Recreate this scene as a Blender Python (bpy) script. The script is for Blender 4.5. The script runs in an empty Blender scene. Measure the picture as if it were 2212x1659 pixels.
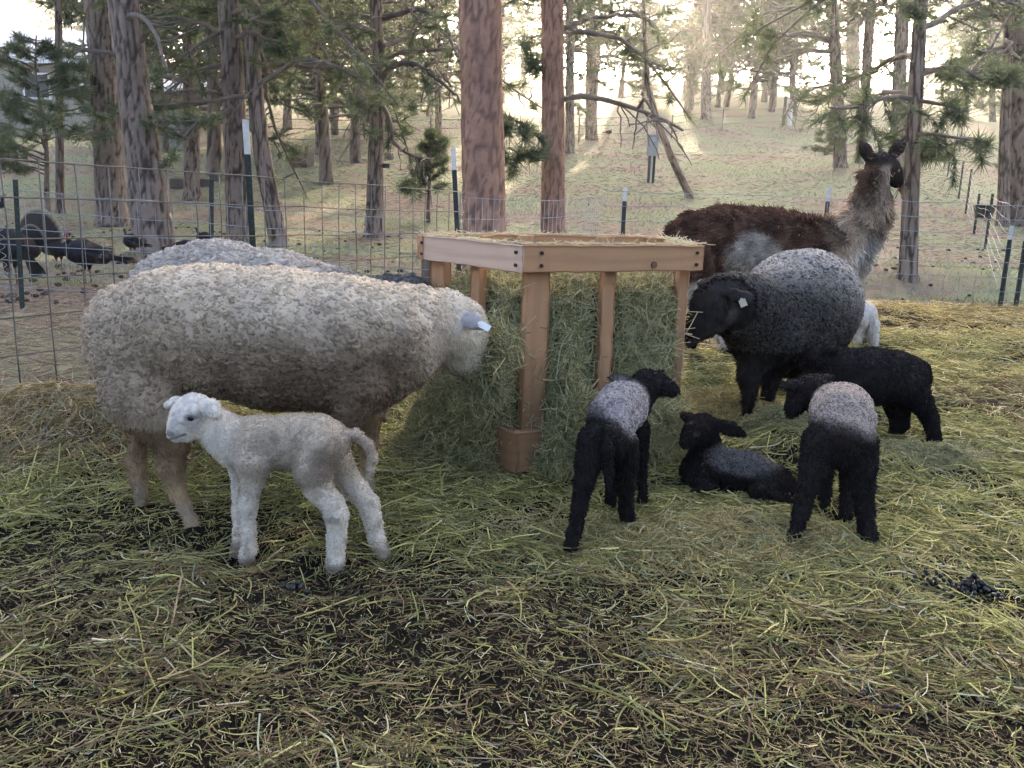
import bpy, math, random
import numpy as np
from mathutils import Vector, Matrix

# ------------------------------------------------------------------ camera, world, sun, exposure
scene = bpy.context.scene
C = scene.collection
PITCH, ROLL, EYE = math.radians(12.3), math.radians(1.7), np.array([0.0, 0.0, 0.9])
FOC = 1854.5                                  # focal length in units of a 2212 x 1659 picture
FWD = np.array([0, math.cos(PITCH), -math.sin(PITCH)])
_r0, _u0 = np.array([1.0, 0, 0]), np.array([0, math.sin(PITCH), math.cos(PITCH)])
RIGHT = math.cos(ROLL) * _r0 + math.sin(ROLL) * _u0
UP = -math.sin(ROLL) * _r0 + math.cos(ROLL) * _u0
cam_data = bpy.data.cameras.new('camera')
cam = bpy.data.objects.new('camera', cam_data)
C.objects.link(cam)
cam.matrix_world = Matrix(((RIGHT[0], UP[0], -FWD[0], EYE[0]), (RIGHT[1], UP[1], -FWD[1], EYE[1]),
                           (RIGHT[2], UP[2], -FWD[2], EYE[2]), (0, 0, 0, 1)))
cam_data.sensor_width = 36.0
cam_data.lens = 36.0 * FOC / 2212.0
cam_data.clip_start, cam_data.clip_end = 0.05, 3000.0
scene.camera = cam

SUN_EL, SUN_AZ = math.radians(14.0), math.radians(7.8)      # elevation; angle to the right of the view direction
world = bpy.data.worlds.new('World')
scene.world = world
world.use_nodes = True
wn = world.node_tree
bg = wn.nodes['Background']
sky = wn.nodes.new('ShaderNodeTexSky')
sky.sky_type = 'NISHITA'
sky.sun_disc = False
sky.sun_elevation = SUN_EL
sky.sun_rotation = SUN_AZ
sky.air_density, sky.dust_density, sky.ozone_density = 0.5, 9.0, 0.5
wn.links.new(sky.outputs[0], bg.inputs[0])
bg.inputs[1].default_value = 0.15
sun_data = bpy.data.lights.new('sun', 'SUN')
sun_data.energy = 2.5
sun_data.angle = math.radians(0.6)
sun_data.color = (1.0, 0.80, 0.52)
sun = bpy.data.objects.new('sun', sun_data)
C.objects.link(sun)
_d = Vector((math.sin(SUN_AZ) * math.cos(SUN_EL), math.cos(SUN_AZ) * math.cos(SUN_EL), math.sin(SUN_EL)))
sun.rotation_euler = _d.to_track_quat('Z', 'Y').to_euler()
scene.view_settings.view_transform = 'Standard'
scene.view_settings.look = 'None'
scene.view_settings.gamma = 1.0
scene.view_settings.exposure = 3.55
scene.render.engine = 'CYCLES'
scene.cycles.use_denoising = True
scene.cycles.use_adaptive_sampling = True
scene.cycles.adaptive_threshold = 0.03
scene.cycles.max_bounces = 5
scene.cycles.diffuse_bounces = 3
scene.cycles.glossy_bounces = 2
scene.cycles.transparent_max_bounces = 6
scene.cycles_curves.shape = 'RIBBONS'
scene.cycles_curves.subdivisions = 1

# ------------------------------------------------------------------ helpers
RNG = np.random.default_rng(7)
def ray(x, y):
    d = FWD + (x - 1106.0) / FOC * RIGHT - (y - 829.5) / FOC * UP
    return d
def P(x, y, Y):
    "world point seen at picture point (x, y) that lies Y metres ahead"
    d = ray(x, y)
    return EYE + d * (Y / d[1])
def px(p):
    "metres per picture unit at a world point"
    return float(np.dot(np.asarray(p) - EYE, FWD)) / FOC
def lerp(a, b, t): return a + (b - a) * t
def sstep(a, b, x):
    t = np.clip((x - a) / (b - a), 0, 1)
    return t * t * (3 - 2 * t)
def unit(v):
    v = np.asarray(v, float)
    return v / np.maximum(np.linalg.norm(v, axis=-1, keepdims=True), 1e-9)

def _hash(ix, iy, iz, s):
    h = (ix * 374761393 + iy * 668265263 + iz * 2147483647 + s * 974634777) & 0xffffffff
    h = ((h ^ (h >> 13)) * 1274126177) & 0xffffffff
    return ((h ^ (h >> 16)) & 0xffff) / 65535.0
def noise(p, scale=1.0, seed=0):
    "smooth value noise in 0..1 at an (n,3) array"
    p = np.asarray(p, float) * scale
    i = np.floor(p).astype(np.int64)
    f = p - i
    f = f * f * (3 - 2 * f)
    out = 0
    for dx in (0, 1):
        for dy in (0, 1):
            for dz in (0, 1):
                w = (f[..., 0] if dx else 1 - f[..., 0]) * (f[..., 1] if dy else 1 - f[..., 1]) * (f[..., 2] if dz else 1 - f[..., 2])
                out = out + w * _hash(i[..., 0] + dx, i[..., 1] + dy, i[..., 2] + dz, seed)
    return out
def fbm(p, scale=1.0, octaves=3, seed=0):
    out, amp, tot = 0, 1.0, 0
    for k in range(octaves):
        out = out + amp * noise(p, scale * 2 ** k, seed + k * 17)
        tot += amp
        amp *= 0.5
    return out / tot
def worley(p, scale=1.0, seed=0):
    "distance to nearest and second nearest feature point"
    p = np.asarray(p, float) * scale
    i = np.floor(p).astype(np.int64)
    d1 = np.full(p.shape[:-1], 9.0)
    d2 = np.full(p.shape[:-1], 9.0)
    for dx in (-1, 0, 1):
        for dy in (-1, 0, 1):
            for dz in (-1, 0, 1):
                c = i + np.array([dx, dy, dz])
                q = np.stack([c[..., k] + _hash(c[..., 0], c[..., 1], c[..., 2], seed + 31 * k) for k in range(3)], -1)
                d = np.linalg.norm(q - p, axis=-1)
                d2 = np.where(d < d1, d1, np.minimum(d2, d))
                d1 = np.minimum(d1, d)
    return d1, d2

# terrain: level pen, then a long slope up to a wooded crest
PROF_Y = np.array([-400, 8, 13, 18, 24, 40, 58, 90, 120, 150, 200, 400, 900.0])
PROF_Z = np.array([0, 0, 0.03, 0.42, 1.2, 3.1, 6.2, 11.7, 16.5, 18.5, 18.0, 12.0, 0.0])
def terrain(x, y):
    x, y = np.asarray(x, float), np.asarray(y, float)
    r = y + 0.002 * x * x * (y > 10) / (1 + 0.02 * np.abs(x)) * 0
    z = np.interp(r, PROF_Y, PROF_Z)
    z2 = 0.25 * (np.interp(r - 2, PROF_Y, PROF_Z) + np.interp(r + 2, PROF_Y, PROF_Z)) + 0.5 * z
    q = np.stack([x, y, 0 * x], -1)
    far = sstep(9, 16, y)
    z2 = z2 + far * (fbm(q, 0.11, 3, 5) - 0.5) * 0.5 * np.minimum(1, y / 40)
    # shallow dark ditch beyond the fence to the right
    z2 = z2 - 0.22 * np.exp(-((y - 9.9) / 0.75) ** 2) * sstep(1.5, 3.0, x)
    z2 = z2 + 0.12 * np.exp(-((y - 11.4) / 0.7) ** 2) * sstep(1.5, 3.0, x)
    return z2
MOUNDS = []          # (x, y, sx, sy, height)
def ground_z(x, y):
    x, y = np.asarray(x, float), np.asarray(y, float)
    z = terrain(x, y)
    q = np.stack([x, y, 0 * x], -1)
    near = 1 - sstep(8.0, 9.0, y)
    z = z + near * ((fbm(q, 2.2, 3, 3) - 0.5) * 0.06 - 0.018 + (fbm(q, 14.0, 2, 9) - 0.5) * 0.024)
    for mx, my, sx, sy, h in MOUNDS:
        z = z + h * np.exp(-((x - mx) / sx) ** 2 - ((y - my) / sy) ** 2)
    return z
def G(x, y):
    "point where the line of sight through (x, y) meets the ground"
    d = ray(x, y)
    ts = np.geomspace(0.8, 600, 3000)
    q = EYE + ts[:, None] * d
    below = q[:, 2] < terrain(q[:, 0], q[:, 1])
    k = int(np.argmax(below)) if below.any() else len(ts) - 1
    return q[k]

def tag(o, label=None, category=None, group=None, kind=None):
    for k, v in (('label', label), ('category', category), ('group', group), ('kind', kind)):
        if v: o[k] = v
    return o
def empty(name, loc, parent=None):
    o = bpy.data.objects.new(name, None)
    o.empty_display_size = 0.1
    C.objects.link(o)
    o.location = loc
    o.parent = parent
    return o
def mesh_data(name, v, f, mat=None, smooth=True, col=None, att=None):
    me = bpy.data.meshes.new(name)
    v = np.asarray(v, np.float32)
    if isinstance(f, np.ndarray):
        n, k = f.shape
        me.vertices.add(len(v)); me.vertices.foreach_set('co', v.ravel())
        me.loops.add(n * k); me.loops.foreach_set('vertex_index', f.astype(np.int32).ravel())
        me.polygons.add(n); me.polygons.foreach_set('loop_start', np.arange(0, n * k, k, dtype=np.int32))
        me.update(calc_edges=True)
    else:
        me.from_pydata([tuple(map(float, q)) for q in v], [], f)
        me.update()
    if smooth:
        me.polygons.foreach_set('use_smooth', np.ones(len(me.polygons), bool))
    if col is not None:
        a = me.attributes.new('col', 'FLOAT_COLOR', 'POINT')
        a.data.foreach_set('color', np.concatenate([col, np.ones((len(col), 1))], 1).astype(np.float32).ravel())
    for k, q in (att or {}).items():
        a = me.attributes.new(k, 'FLOAT', 'POINT')
        a.data.foreach_set('value', np.asarray(q, np.float32))
    if mat: me.materials.append(mat)
    return me
def obj(name, data, parent=None, loc=(0, 0, 0)):
    o = bpy.data.objects.new(name, data)
    C.objects.link(o)
    o.location = loc
    o.parent = parent
    return o
class MB:
    "collects simple solids into one mesh"
    def __init__(s): s.v, s.f, s.n = [], [], 0
    def add(s, v, f):
        v = np.asarray(v, float)
        s.v.append(v); s.f += [tuple(i + s.n for i in q) for q in f]; s.n += len(v)
    def box(s, c, size, ax=None):
        c = np.asarray(c, float); h = np.asarray(size, float) / 2
        A = np.eye(3) if ax is None else np.asarray(ax, float)
        v = [c + A[0] * sx * h[0] + A[1] * sy * h[1] + A[2] * sz * h[2] for sx in (-1, 1) for sy in (-1, 1) for sz in (-1, 1)]
        s.add(v, [(0, 1, 3, 2), (4, 6, 7, 5), (0, 4, 5, 1), (2, 3, 7, 6), (0, 2, 6, 4), (1, 5, 7, 3)])
    def tube(s, pts, rad, sides=6, cap=True):
        pts = np.asarray(pts, float)
        n = len(pts)
        rad = np.broadcast_to(np.asarray(rad, float), (n,))
        t = unit(np.gradient(pts, axis=0))
        ref = np.array([0, 0, 1.0]) if abs(t[0][2]) < 0.9 else np.array([1.0, 0, 0])
        a = np.linspace(0, 2 * math.pi, sides, endpoint=False)
        v = []
        for i in range(n):
            u = unit(np.cross(t[i], ref)); w = np.cross(t[i], u)
            ref = -np.cross(t[i], u) if False else ref
            v.append(pts[i] + rad[i] * (np.cos(a)[:, None] * u + np.sin(a)[:, None] * w))
        v = np.concatenate(v)
        f = [(i * sides + j, i * sides + (j + 1) % sides, (i + 1) * sides + (j + 1) % sides, (i + 1) * sides + j)
             for i in range(n - 1) for j in range(sides)]
        if cap:
            f += [tuple(reversed(range(sides))), tuple((n - 1) * sides + j for j in range(sides))]
        s.add(v, f)
    def build(s, name, mat, parent=None, smooth=False, loc=(0, 0, 0)):
        v = np.concatenate(s.v) - np.asarray(loc, float)
        return obj(name, mesh_data(name, v, s.f, mat, smooth), parent, loc if parent is None else loc)

# ------------------------------------------------------------------ materials
def new_mat(name):
    m = bpy.data.materials.new(name)
    m.use_nodes = True
    nt = m.node_tree
    return m, nt, nt.nodes['Principled BSDF']
def N(nt, kind, **kw):
    n = nt.nodes.new('ShaderNode' + kind)
    for k, v in kw.items(): setattr(n, k, v)
    return n
def ramp(nt, stops, fac):
    r = N(nt, 'ValToRGB')
    e = r.color_ramp.elements
    while len(e) > len(stops): e.remove(e[-1])
    while len(e) < len(stops): e.new(0.5)
    for k, (p, c) in enumerate(stops):
        e[k].position = p
        e[k].color = (*c, 1)
    nt.links.new(fac, r.inputs[0])
    return r.outputs[0]
def coords(nt, scale=(1, 1, 1), kind='Object'):
    t = N(nt, 'TexCoord'); m = N(nt, 'Mapping')
    m.inputs['Scale'].default_value = scale
    nt.links.new(t.outputs[kind], m.inputs[0])
    return m.outputs[0]
def tex_noise(nt, vec, scale, detail=4, rough=0.6):
    n = N(nt, 'TexNoise')
    n.inputs['Scale'].default_value = scale
    n.inputs['Detail'].default_value = detail
    n.inputs['Roughness'].default_value = rough
    if vec is not None: nt.links.new(vec, n.inputs['Vector'])
    return n.outputs['Fac']
def mix(nt, a, b, fac, mode='MIX'):
    m = N(nt, 'Mix', data_type='RGBA', blend_type=mode)
    for k, q in ((0, fac), (6, a), (7, b)):
        if isinstance(q, (int, float)): m.inputs[k].default_value = q
        elif isinstance(q, tuple): m.inputs[k].default_value = (*q, 1)
        else: nt.links.new(q, m.inputs[k])
    return m.outputs[2]
def bump(nt, bsdf, h, strength=0.4, dist=0.01):
    b = N(nt, 'Bump')
    b.inputs['Strength'].default_value = strength
    b.inputs['Distance'].default_value = dist
    nt.links.new(h, b.inputs['Height'])
    nt.links.new(b.outputs[0], bsdf.inputs['Normal'])
def simple(name, col, rough=0.6, metal=0.0, vary=0.25, scale=20.0):
    m, nt, b = new_mat(name)
    f = tex_noise(nt, coords(nt), scale)
    c = np.array(col)
    nt.links.new(ramp(nt, [(0.25, tuple(c * (1 - vary))), (0.75, tuple(np.minimum(c * (1 + vary), 1)))], f), b.inputs['Base Color'])
    b.inputs['Roughness'].default_value = rough
    b.inputs['Metallic'].default_value = metal
    bump(nt, b, f, 0.15, 0.004)
    return m
def strand_mat(name, rough=0.85, trans=0.0, spec=0.2):
    "colour comes from the per-strand attribute"
    m, nt, b = new_mat(name)
    a = N(nt, 'Attribute'); a.attribute_name = 'col'
    nt.links.new(a.outputs['Color'], b.inputs['Base Color'])
    b.inputs['Roughness'].default_value = rough
    b.inputs['Specular IOR Level'].default_value = spec
    if trans:
        t = N(nt, 'BsdfTranslucent'); mx = N(nt, 'MixShader')
        nt.links.new(a.outputs['Color'], t.inputs['Color'])
        mx.inputs[0].default_value = trans
        nt.links.new(b.outputs[0], mx.inputs[1]); nt.links.new(t.outputs[0], mx.inputs[2])
        nt.links.new(mx.outputs[0], nt.nodes['Material Output'].inputs[0])
    return m
M_SKIN = strand_mat('animal_skin', 0.95)
M_WOOL = strand_mat('wool', 0.95, 0.25, 0.05)
M_HAY = strand_mat('hay_stalk', 0.6, 0.3, 0.25)
M_EYE = simple('eye_dark', (0.012, 0.01, 0.008), 0.15, vary=0.1)

def strands(name, pts, rad, col, mat, parent=None, loc=(0, 0, 0)):
    "pts (n,k,3), rad (n,k) or (k,), col (n,3) -> one hair-curves object"
    n, k, _ = pts.shape
    cu = bpy.data.hair_curves.new(name)
    cu.add_curves([k] * n)
    pts = pts - np.asarray(loc, float)
    cu.attributes['position'].data.foreach_set('vector', pts.astype(np.float32).ravel())
    r = cu.attributes.get('radius') or cu.attributes.new('radius', 'FLOAT', 'POINT')
    r.data.foreach_set('value', np.broadcast_to(rad, (n, k)).astype(np.float32).ravel())
    a = cu.attributes.new('col', 'FLOAT_COLOR', 'CURVE')
    a.data.foreach_set('color', np.concatenate([np.clip(col, 0, 1), np.ones((n, 1))], 1).astype(np.float32).ravel())
    cu.materials.append(mat)
    return obj(name, cu, parent, loc)

# ------------------------------------------------------------------ organic bodies: smooth union of tapered capsules, meshed by surface nets
def surface_nets(D, origin, h):
    s = D < 0
    nx, ny, nz = D.shape
    offs = [(a, b, c) for a in (0, 1) for b in (0, 1) for c in (0, 1)]
    cut = lambda A, o: A[o[0]:nx - 1 + o[0], o[1]:ny - 1 + o[1], o[2]:nz - 1 + o[2]]
    cnt = sum(cut(s, o).astype(np.int8) for o in offs)
    act = (cnt > 0) & (cnt < 8)
    idx = -np.ones(act.shape, np.int64)
    cells = np.argwhere(act)
    idx[act] = np.arange(len(cells))
    val = {o: cut(D, o)[act] for o in offs}
    acc = np.zeros((len(cells), 3)); num = np.zeros(len(cells))
    for a in offs:
        for ax in range(3):
            if a[ax]: continue
            b = tuple(1 if i == ax else a[i] for i in range(3))
            da, db = val[a], val[b]
            m = (da < 0) != (db < 0)
            t = np.where(m, da / np.where(da == db, 1, da - db), 0)
            q = np.array(a, float)[None].repeat(len(cells), 0)
            q[:, ax] += t
            acc += q * m[:, None]; num += m
    v = origin + h * (cells + acc / num[:, None])
    faces = []
    for ax in range(3):
        o1, o2 = [(1, 2), (2, 0), (0, 1)][ax]
        sl0 = [slice(1, -1)] * 3; sl1 = [slice(1, -1)] * 3
        sl0[ax] = slice(0, -1); sl1[ax] = slice(1, None)
        A, B = s[tuple(sl0)], s[tuple(sl1)]
        for flip in (False, True):
            e = np.argwhere((A & ~B) if not flip else (~A & B))
            if len(e) == 0: continue
            c = e.copy()
            c[:, o1] += 1; c[:, o2] += 1
            def cell(d1, d2):
                k = c.copy(); k[:, o1] += d1; k[:, o2] += d2
                return idx[k[:, 0], k[:, 1], k[:, 2]]
            q = np.stack([cell(-1, -1), cell(0, -1), cell(0, 0), cell(-1, 0)], 1)
            faces.append(q[:, ::-1] if flip else q)
    return v, np.concatenate(faces)
class Body:
    def __init__(s, shrink=0.0): s.prims, s.shrink = [], shrink
    def cap(s, a, b, ra, rb, k=0.02, lat=None, ls=1.0):
        s.prims.append((np.asarray(a, float), np.asarray(b, float), ra, rb, k, None if lat is None else unit(lat), ls))
    def chain(s, pts, k=0.02, lat=None, ls=1.0):
        "pts: (x, y, Y, r) with x, y, r in picture units"
        w = [(P(x, y, Y), max(r * px(P(x, y, Y)) - s.shrink, 0.004)) for x, y, Y, r in pts]
        if len(w) == 1: w = w * 2
        for (a, ra), (b, rb) in zip(w[:-1], w[1:]):
            s.cap(a, b, ra, rb, k, lat, ls)
    def mesh(s, h, smooth=1, sink=0.0):
        if sink:
            dz = lambda p: np.array([p[0], p[1], p[2] - sink * (1 - float(sstep(.02, .14, p[2])))])
            s.prims = [(dz(p[0]), dz(p[1])) + tuple(p[2:]) for p in s.prims]
        lo = np.min([np.minimum(p[0] - p[2], p[1] - p[3]) for p in s.prims], 0) - 3 * h
        hi = np.max([np.maximum(p[0] + p[2], p[1] + p[3]) for p in s.prims], 0) + 3 * h
        for p in s.prims:
            if p[5] is not None and p[6] > 1:
                e = np.abs(p[5]) * max(p[2], p[3]) * p[6]
                lo = np.minimum(lo, np.minimum(p[0], p[1]) - e - 3 * h); hi = np.maximum(hi, np.maximum(p[0], p[1]) + e + 3 * h)
        n = np.ceil((hi - lo) / h).astype(int) + 1
        D = np.full(n, 0.5, np.float32)
        for a, b, ra, rb, k, lat, ls in s.prims:
            m = max(ra, rb) * max(1, ls if lat is not None else 1) + k + 2 * h
            i0 = np.maximum(np.floor((np.minimum(a, b) - m - lo) / h).astype(int), 0)
            i1 = np.minimum(np.ceil((np.maximum(a, b) + m - lo) / h).astype(int) + 1, n)
            ax = [lo[i] + h * np.arange(i0[i], i1[i]) for i in range(3)]
            q = np.stack(np.meshgrid(*ax, indexing='ij'), -1)
            A, B = a, b
            if lat is not None:
                g = 1 / ls - 1
                q = q + (q @ lat)[..., None] * lat * g
                A, B = a + (a @ lat) * lat * g, b + (b @ lat) * lat * g
            ab = B - A
            L = float(ab @ ab)
            t = np.clip(((q - A) @ ab) / L, 0, 1) if L > 1e-10 else np.zeros(q.shape[:-1])
            d = np.linalg.norm(q - A - t[..., None] * ab, axis=-1) - (ra + (rb - ra) * t)
            if lat is not None and ls < 1: d = d * ls
            sl = tuple(slice(i0[i], i1[i]) for i in range(3))
            o = D[sl]
            e = np.maximum(k - np.abs(o - d), 0) / max(k, 1e-6)
            D[sl] = np.minimum(o, d) - e * e * k / 4
        v, f = surface_nets(D, lo, h)
        for _ in range(smooth):
            acc = np.zeros_like(v); c = np.zeros(len(v))
            for i in range(4):
                np.add.at(acc, f[:, i], v[f[:, (i + 1) % 4]] + v[f[:, i - 1]]); np.add.at(c, f[:, i], 2)
            v = 0.5 * v + 0.5 * acc / c[:, None]
        return v, f
def vnormals(v, f):
    n = np.cross(v[f[:, 2]] - v[f[:, 0]], v[f[:, 3]] - v[f[:, 1]])
    out = np.zeros_like(v)
    for i in range(4): np.add.at(out, f[:, i], n)
    return unit(out)
def scatter(v, f, n, rng, weight=None):
    "n random points on a quad mesh, with normals"
    t = np.concatenate([f[:, [0, 1, 2]], f[:, [0, 2, 3]]])
    nr = np.cross(v[t[:, 1]] - v[t[:, 0]], v[t[:, 2]] - v[t[:, 0]])
    a = np.linalg.norm(nr, axis=1)
    if weight is not None: a = a * weight(v[t].mean(1))
    k = rng.choice(len(t), n, p=a / a.sum())
    u, w = rng.random(n), rng.random(n)
    fl = u + w > 1
    u[fl], w[fl] = 1 - u[fl], 1 - w[fl]
    vn = vnormals(v, f)
    mixv = lambda A: A[t[k, 0]] * (1 - u - w)[:, None] + A[t[k, 1]] * u[:, None] + A[t[k, 2]] * w[:, None]
    return mixv(v), unit(mixv(vn))
def fur(pos, nrm, length, rad, col, rng, lean=(0, 0, -0.6), frizz=0.5, curl=0.0, seg=4, name='fleece', parent=None, loc=(0, 0, 0), clump=0.0, clump_scale=60, nfac=1.0):
    "strands growing from points; curl > 0 bends each strand into a ringlet"
    n = len(pos)
    length = np.broadcast_to(length, (n,)) * (0.7 + 0.6 * rng.random(n))
    d = nrm * nfac + np.asarray(lean) + frizz * rng.normal(size=(n, 3))
    if clump:
        cd = np.stack([noise(pos, clump_scale, 70 + i) for i in range(3)], -1) - 0.5
        d = d + clump * cd
    d = unit(d)
    d = unit(d + np.maximum(0, 0.12 - (d * nrm).sum(1))[:, None] * nrm * 1.5)
    side = unit(np.cross(d, nrm + 1e-3 * rng.normal(size=(n, 3))))
    out = unit(np.cross(side, d))
    t = np.linspace(0, 1, seg)
    if curl > 0:
        ang = curl * (0.7 + 0.6 * rng.random(n))[:, None] * t[None] * np.where(rng.random(n) < 0.5, -1, 1)[:, None]
        step = np.cos(ang)[..., None] * d[:, None] + np.sin(ang)[..., None] * (side[:, None] * 0.75 + out[:, None] * 0.25)
        pts = pos[:, None] + np.cumsum(np.concatenate([np.zeros((n, 1, 3)), step[:, 1:]], 1), 1) * (length / (seg - 1))[:, None, None]
    else:
        droop = np.array([0, 0, -1.0]) * 0.25
        pts = pos[:, None] + t[None, :, None] * d[:, None] * length[:, None, None] + (t ** 2)[None, :, None] * droop * length[:, None, None]
    return strands(name, pts, rad, col, M_WOOL, parent, loc)
# ------------------------------------------------------------------ ground
MOUNDS += [(-1.65, 2.95, 0.55, 0.30, 0.17), (-1.15, 3.05, 0.25, 0.2, 0.06), (1.05, 3.1, 0.18, 0.16, 0.10), (1.35, 3.0, 0.15, 0.12, 0.05),
           (2.6, 7.0, 1.6, 0.5, 0.10), (3.6, 5.8, 1.2, 0.4, 0.06)]
for _x, _y in ((313, 1150), (440, 1150), (731, 1132), (790, 1100), (531, 1192), (506, 1186), (712, 1238), (826, 1186), (1234, 1170), (1357, 1114), (1321, 1078), (1389, 1070),
               (1712, 1168), (1880, 1158), (1780, 1088), (1828, 1108), (1606, 920), (1657, 888), (2027, 968), (1927, 964)):
    _g = G(_x, _y)
    MOUNDS.append((_g[0], _g[1], .06, .07, -0.030))       # hoof prints
FENCE_A = ((-2.45, 2.35), (-0.42, 6.45))
def in_pen(x, y):
    "1 inside the pen, 0 outside"
    (x0, y0), (x1, y1) = FENCE_A
    t = (np.asarray(y) - y0) / (y1 - y0)
    left = x0 + (x1 - x0) * t
    return sstep(-0.12, 0.12, np.asarray(x) - left) * (1 - sstep(8.15, 8.5, y))
def axis(lo, hi, fine, n_out, a, b):
    core = np.arange(a, b, fine)
    o1 = a - np.geomspace(fine, a - lo, n_out)[::-1]
    o2 = b + np.geomspace(fine, hi - b, n_out)
    return np.concatenate([o1, core, o2])
gx = axis(-420, 420, 0.03, 90, -2.6, 3.6)
gy = axis(-60, 800, 0.03, 150, 0.9, 8.6)
GX, GY = np.meshgrid(gx, gy, indexing='ij')
gv = np.stack([GX, GY, ground_z(GX, GY)], -1).reshape(-1, 3)
ii = np.arange(len(gx) * len(gy)).reshape(len(gx), len(gy))
gf = np.stack([ii[:-1, :-1], ii[1:, :-1], ii[1:, 1:], ii[:-1, 1:]], -1).reshape(-1, 4)
m, nt, b = new_mat('ground')
at = N(nt, 'Attribute'); at.attribute_name = 'pen'
co = coords(nt)
n1 = tex_noise(nt, co, 0.35, 5, 0.65); n2 = tex_noise(nt, co, 6.0, 6, 0.7); n3 = tex_noise(nt, co, 60.0, 4, 0.7)
soil = ramp(nt, [(0.35, (0.004, 0.0029, 0.0022)), (0.55, (0.010, 0.0075, 0.005)), (0.78, (0.032, 0.023, 0.015))], mix(nt, n2, n3, 0.5))
grass = ramp(nt, [(0.3, (0.13, 0.15, 0.08)), (0.52, (0.21, 0.23, 0.13)), (0.72, (0.31, 0.305, 0.20))], mix(nt, n2, n3, 0.6))
litter = ramp(nt, [(0.3, (0.12, 0.08, 0.06)), (0.52, (0.24, 0.175, 0.135)), (0.72, (0.36, 0.29, 0.23))], mix(nt, n2, n3, 0.55))
mask = N(nt, 'Math', operation='ADD'); nt.links.new(n1, mask.inputs[0])
sub = N(nt, 'Math', operation='MULTIPLY_ADD'); nt.links.new(n2, sub.inputs[0]); sub.inputs[1].default_value = 0.35; sub.inputs[2].default_value = -0.175
nt.links.new(sub.outputs[0], mask.inputs[1])
msk = ramp(nt, [(0.46, (0, 0, 0)), (0.60, (1, 1, 1))], mask.outputs[0])
outc = mix(nt, grass, litter, msk)
nt.links.new(mix(nt, outc, soil, at.outputs['Fac']), b.inputs['Base Color'])
b.inputs['Roughness'].default_value = 0.95
b.inputs['Specular IOR Level'].default_value = 0.1
bump(nt, b, mix(nt, n2, n3, 0.5), 0.9, 0.03)
M_GROUND = m
pen = in_pen(gv[:, 0], gv[:, 1])
ground = obj('ground', mesh_data('ground', gv, gf, M_GROUND, att={'pen': pen}))
tag(ground, kind='structure')

# ------------------------------------------------------------------ wooden hay feeder
def wood_mat(name, base, tint):
    m, nt, b = new_mat(name)
    co = coords(nt, (1, 1, 1))
    w = N(nt, 'TexWave'); w.wave_type = 'BANDS'; w.bands_direction = 'Z'
    w.inputs['Scale'].default_value = 9; w.inputs['Distortion'].default_value = 9.0; w.inputs['Detail'].default_value = 3
    w.inputs['Detail Scale'].default_value = 0.9
    mp = coords(nt, (0.18, 1, 1)); nt.links.new(mp, w.inputs['Vector'])
    gr = tex_noise(nt, coords(nt, (3, 60, 60)), 1.0, 5, 0.7)
    st = tex_noise(nt, co, 2.2, 5, 0.65)
    c = np.array(base)
    g = ramp(nt, [(0.2, tuple(c * 0.80)), (0.55, tuple(c)), (0.9, tuple(c * 1.08))], mix(nt, w.outputs['Fac'], gr, 0.72))
    vor = N(nt, 'TexVoronoi'); vor.inputs['Scale'].default_value = 2.6; nt.links.new(coords(nt, (0.8, 2, 2)), vor.inputs['Vector'])
    knot = ramp(nt, [(0.06, (0.35, 0.25, 0.2)), (0.10, (1, 1, 1))], vor.outputs['Distance'])
    g = mix(nt, g, knot, 1.0, 'MULTIPLY')
    g = mix(nt, g, tuple(tint), ramp(nt, [(0.5, (0, 0, 0)), (0.8, (0.75, 0.75, 0.75))], st))
    at = N(nt, 'Attribute'); at.attribute_name = 'stain'
    g = mix(nt, g, (0.04, 0.025, 0.016), at.outputs['Fac'])
    nt.links.new(g, b.inputs['Base Color'])
    b.inputs['Roughness'].default_value = 0.7
    bump(nt, b, gr, 0.25, 0.002)
    return m
M_WOOD = wood_mat('raw_lumber', (0.47, 0.255, 0.122), (0.31, 0.19, 0.115))
M_WOODPALE = wood_mat('pale_lumber', (0.56, 0.40, 0.29), (0.42, 0.32, 0.25))
M_KNOT = simple('wood_knot', (0.16, 0.075, 0.04), 0.7, vary=0.35, scale=150)
M_SCREW = simple('screw_head', (0.02, 0.018, 0.016), 0.5, vary=0.2)
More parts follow.
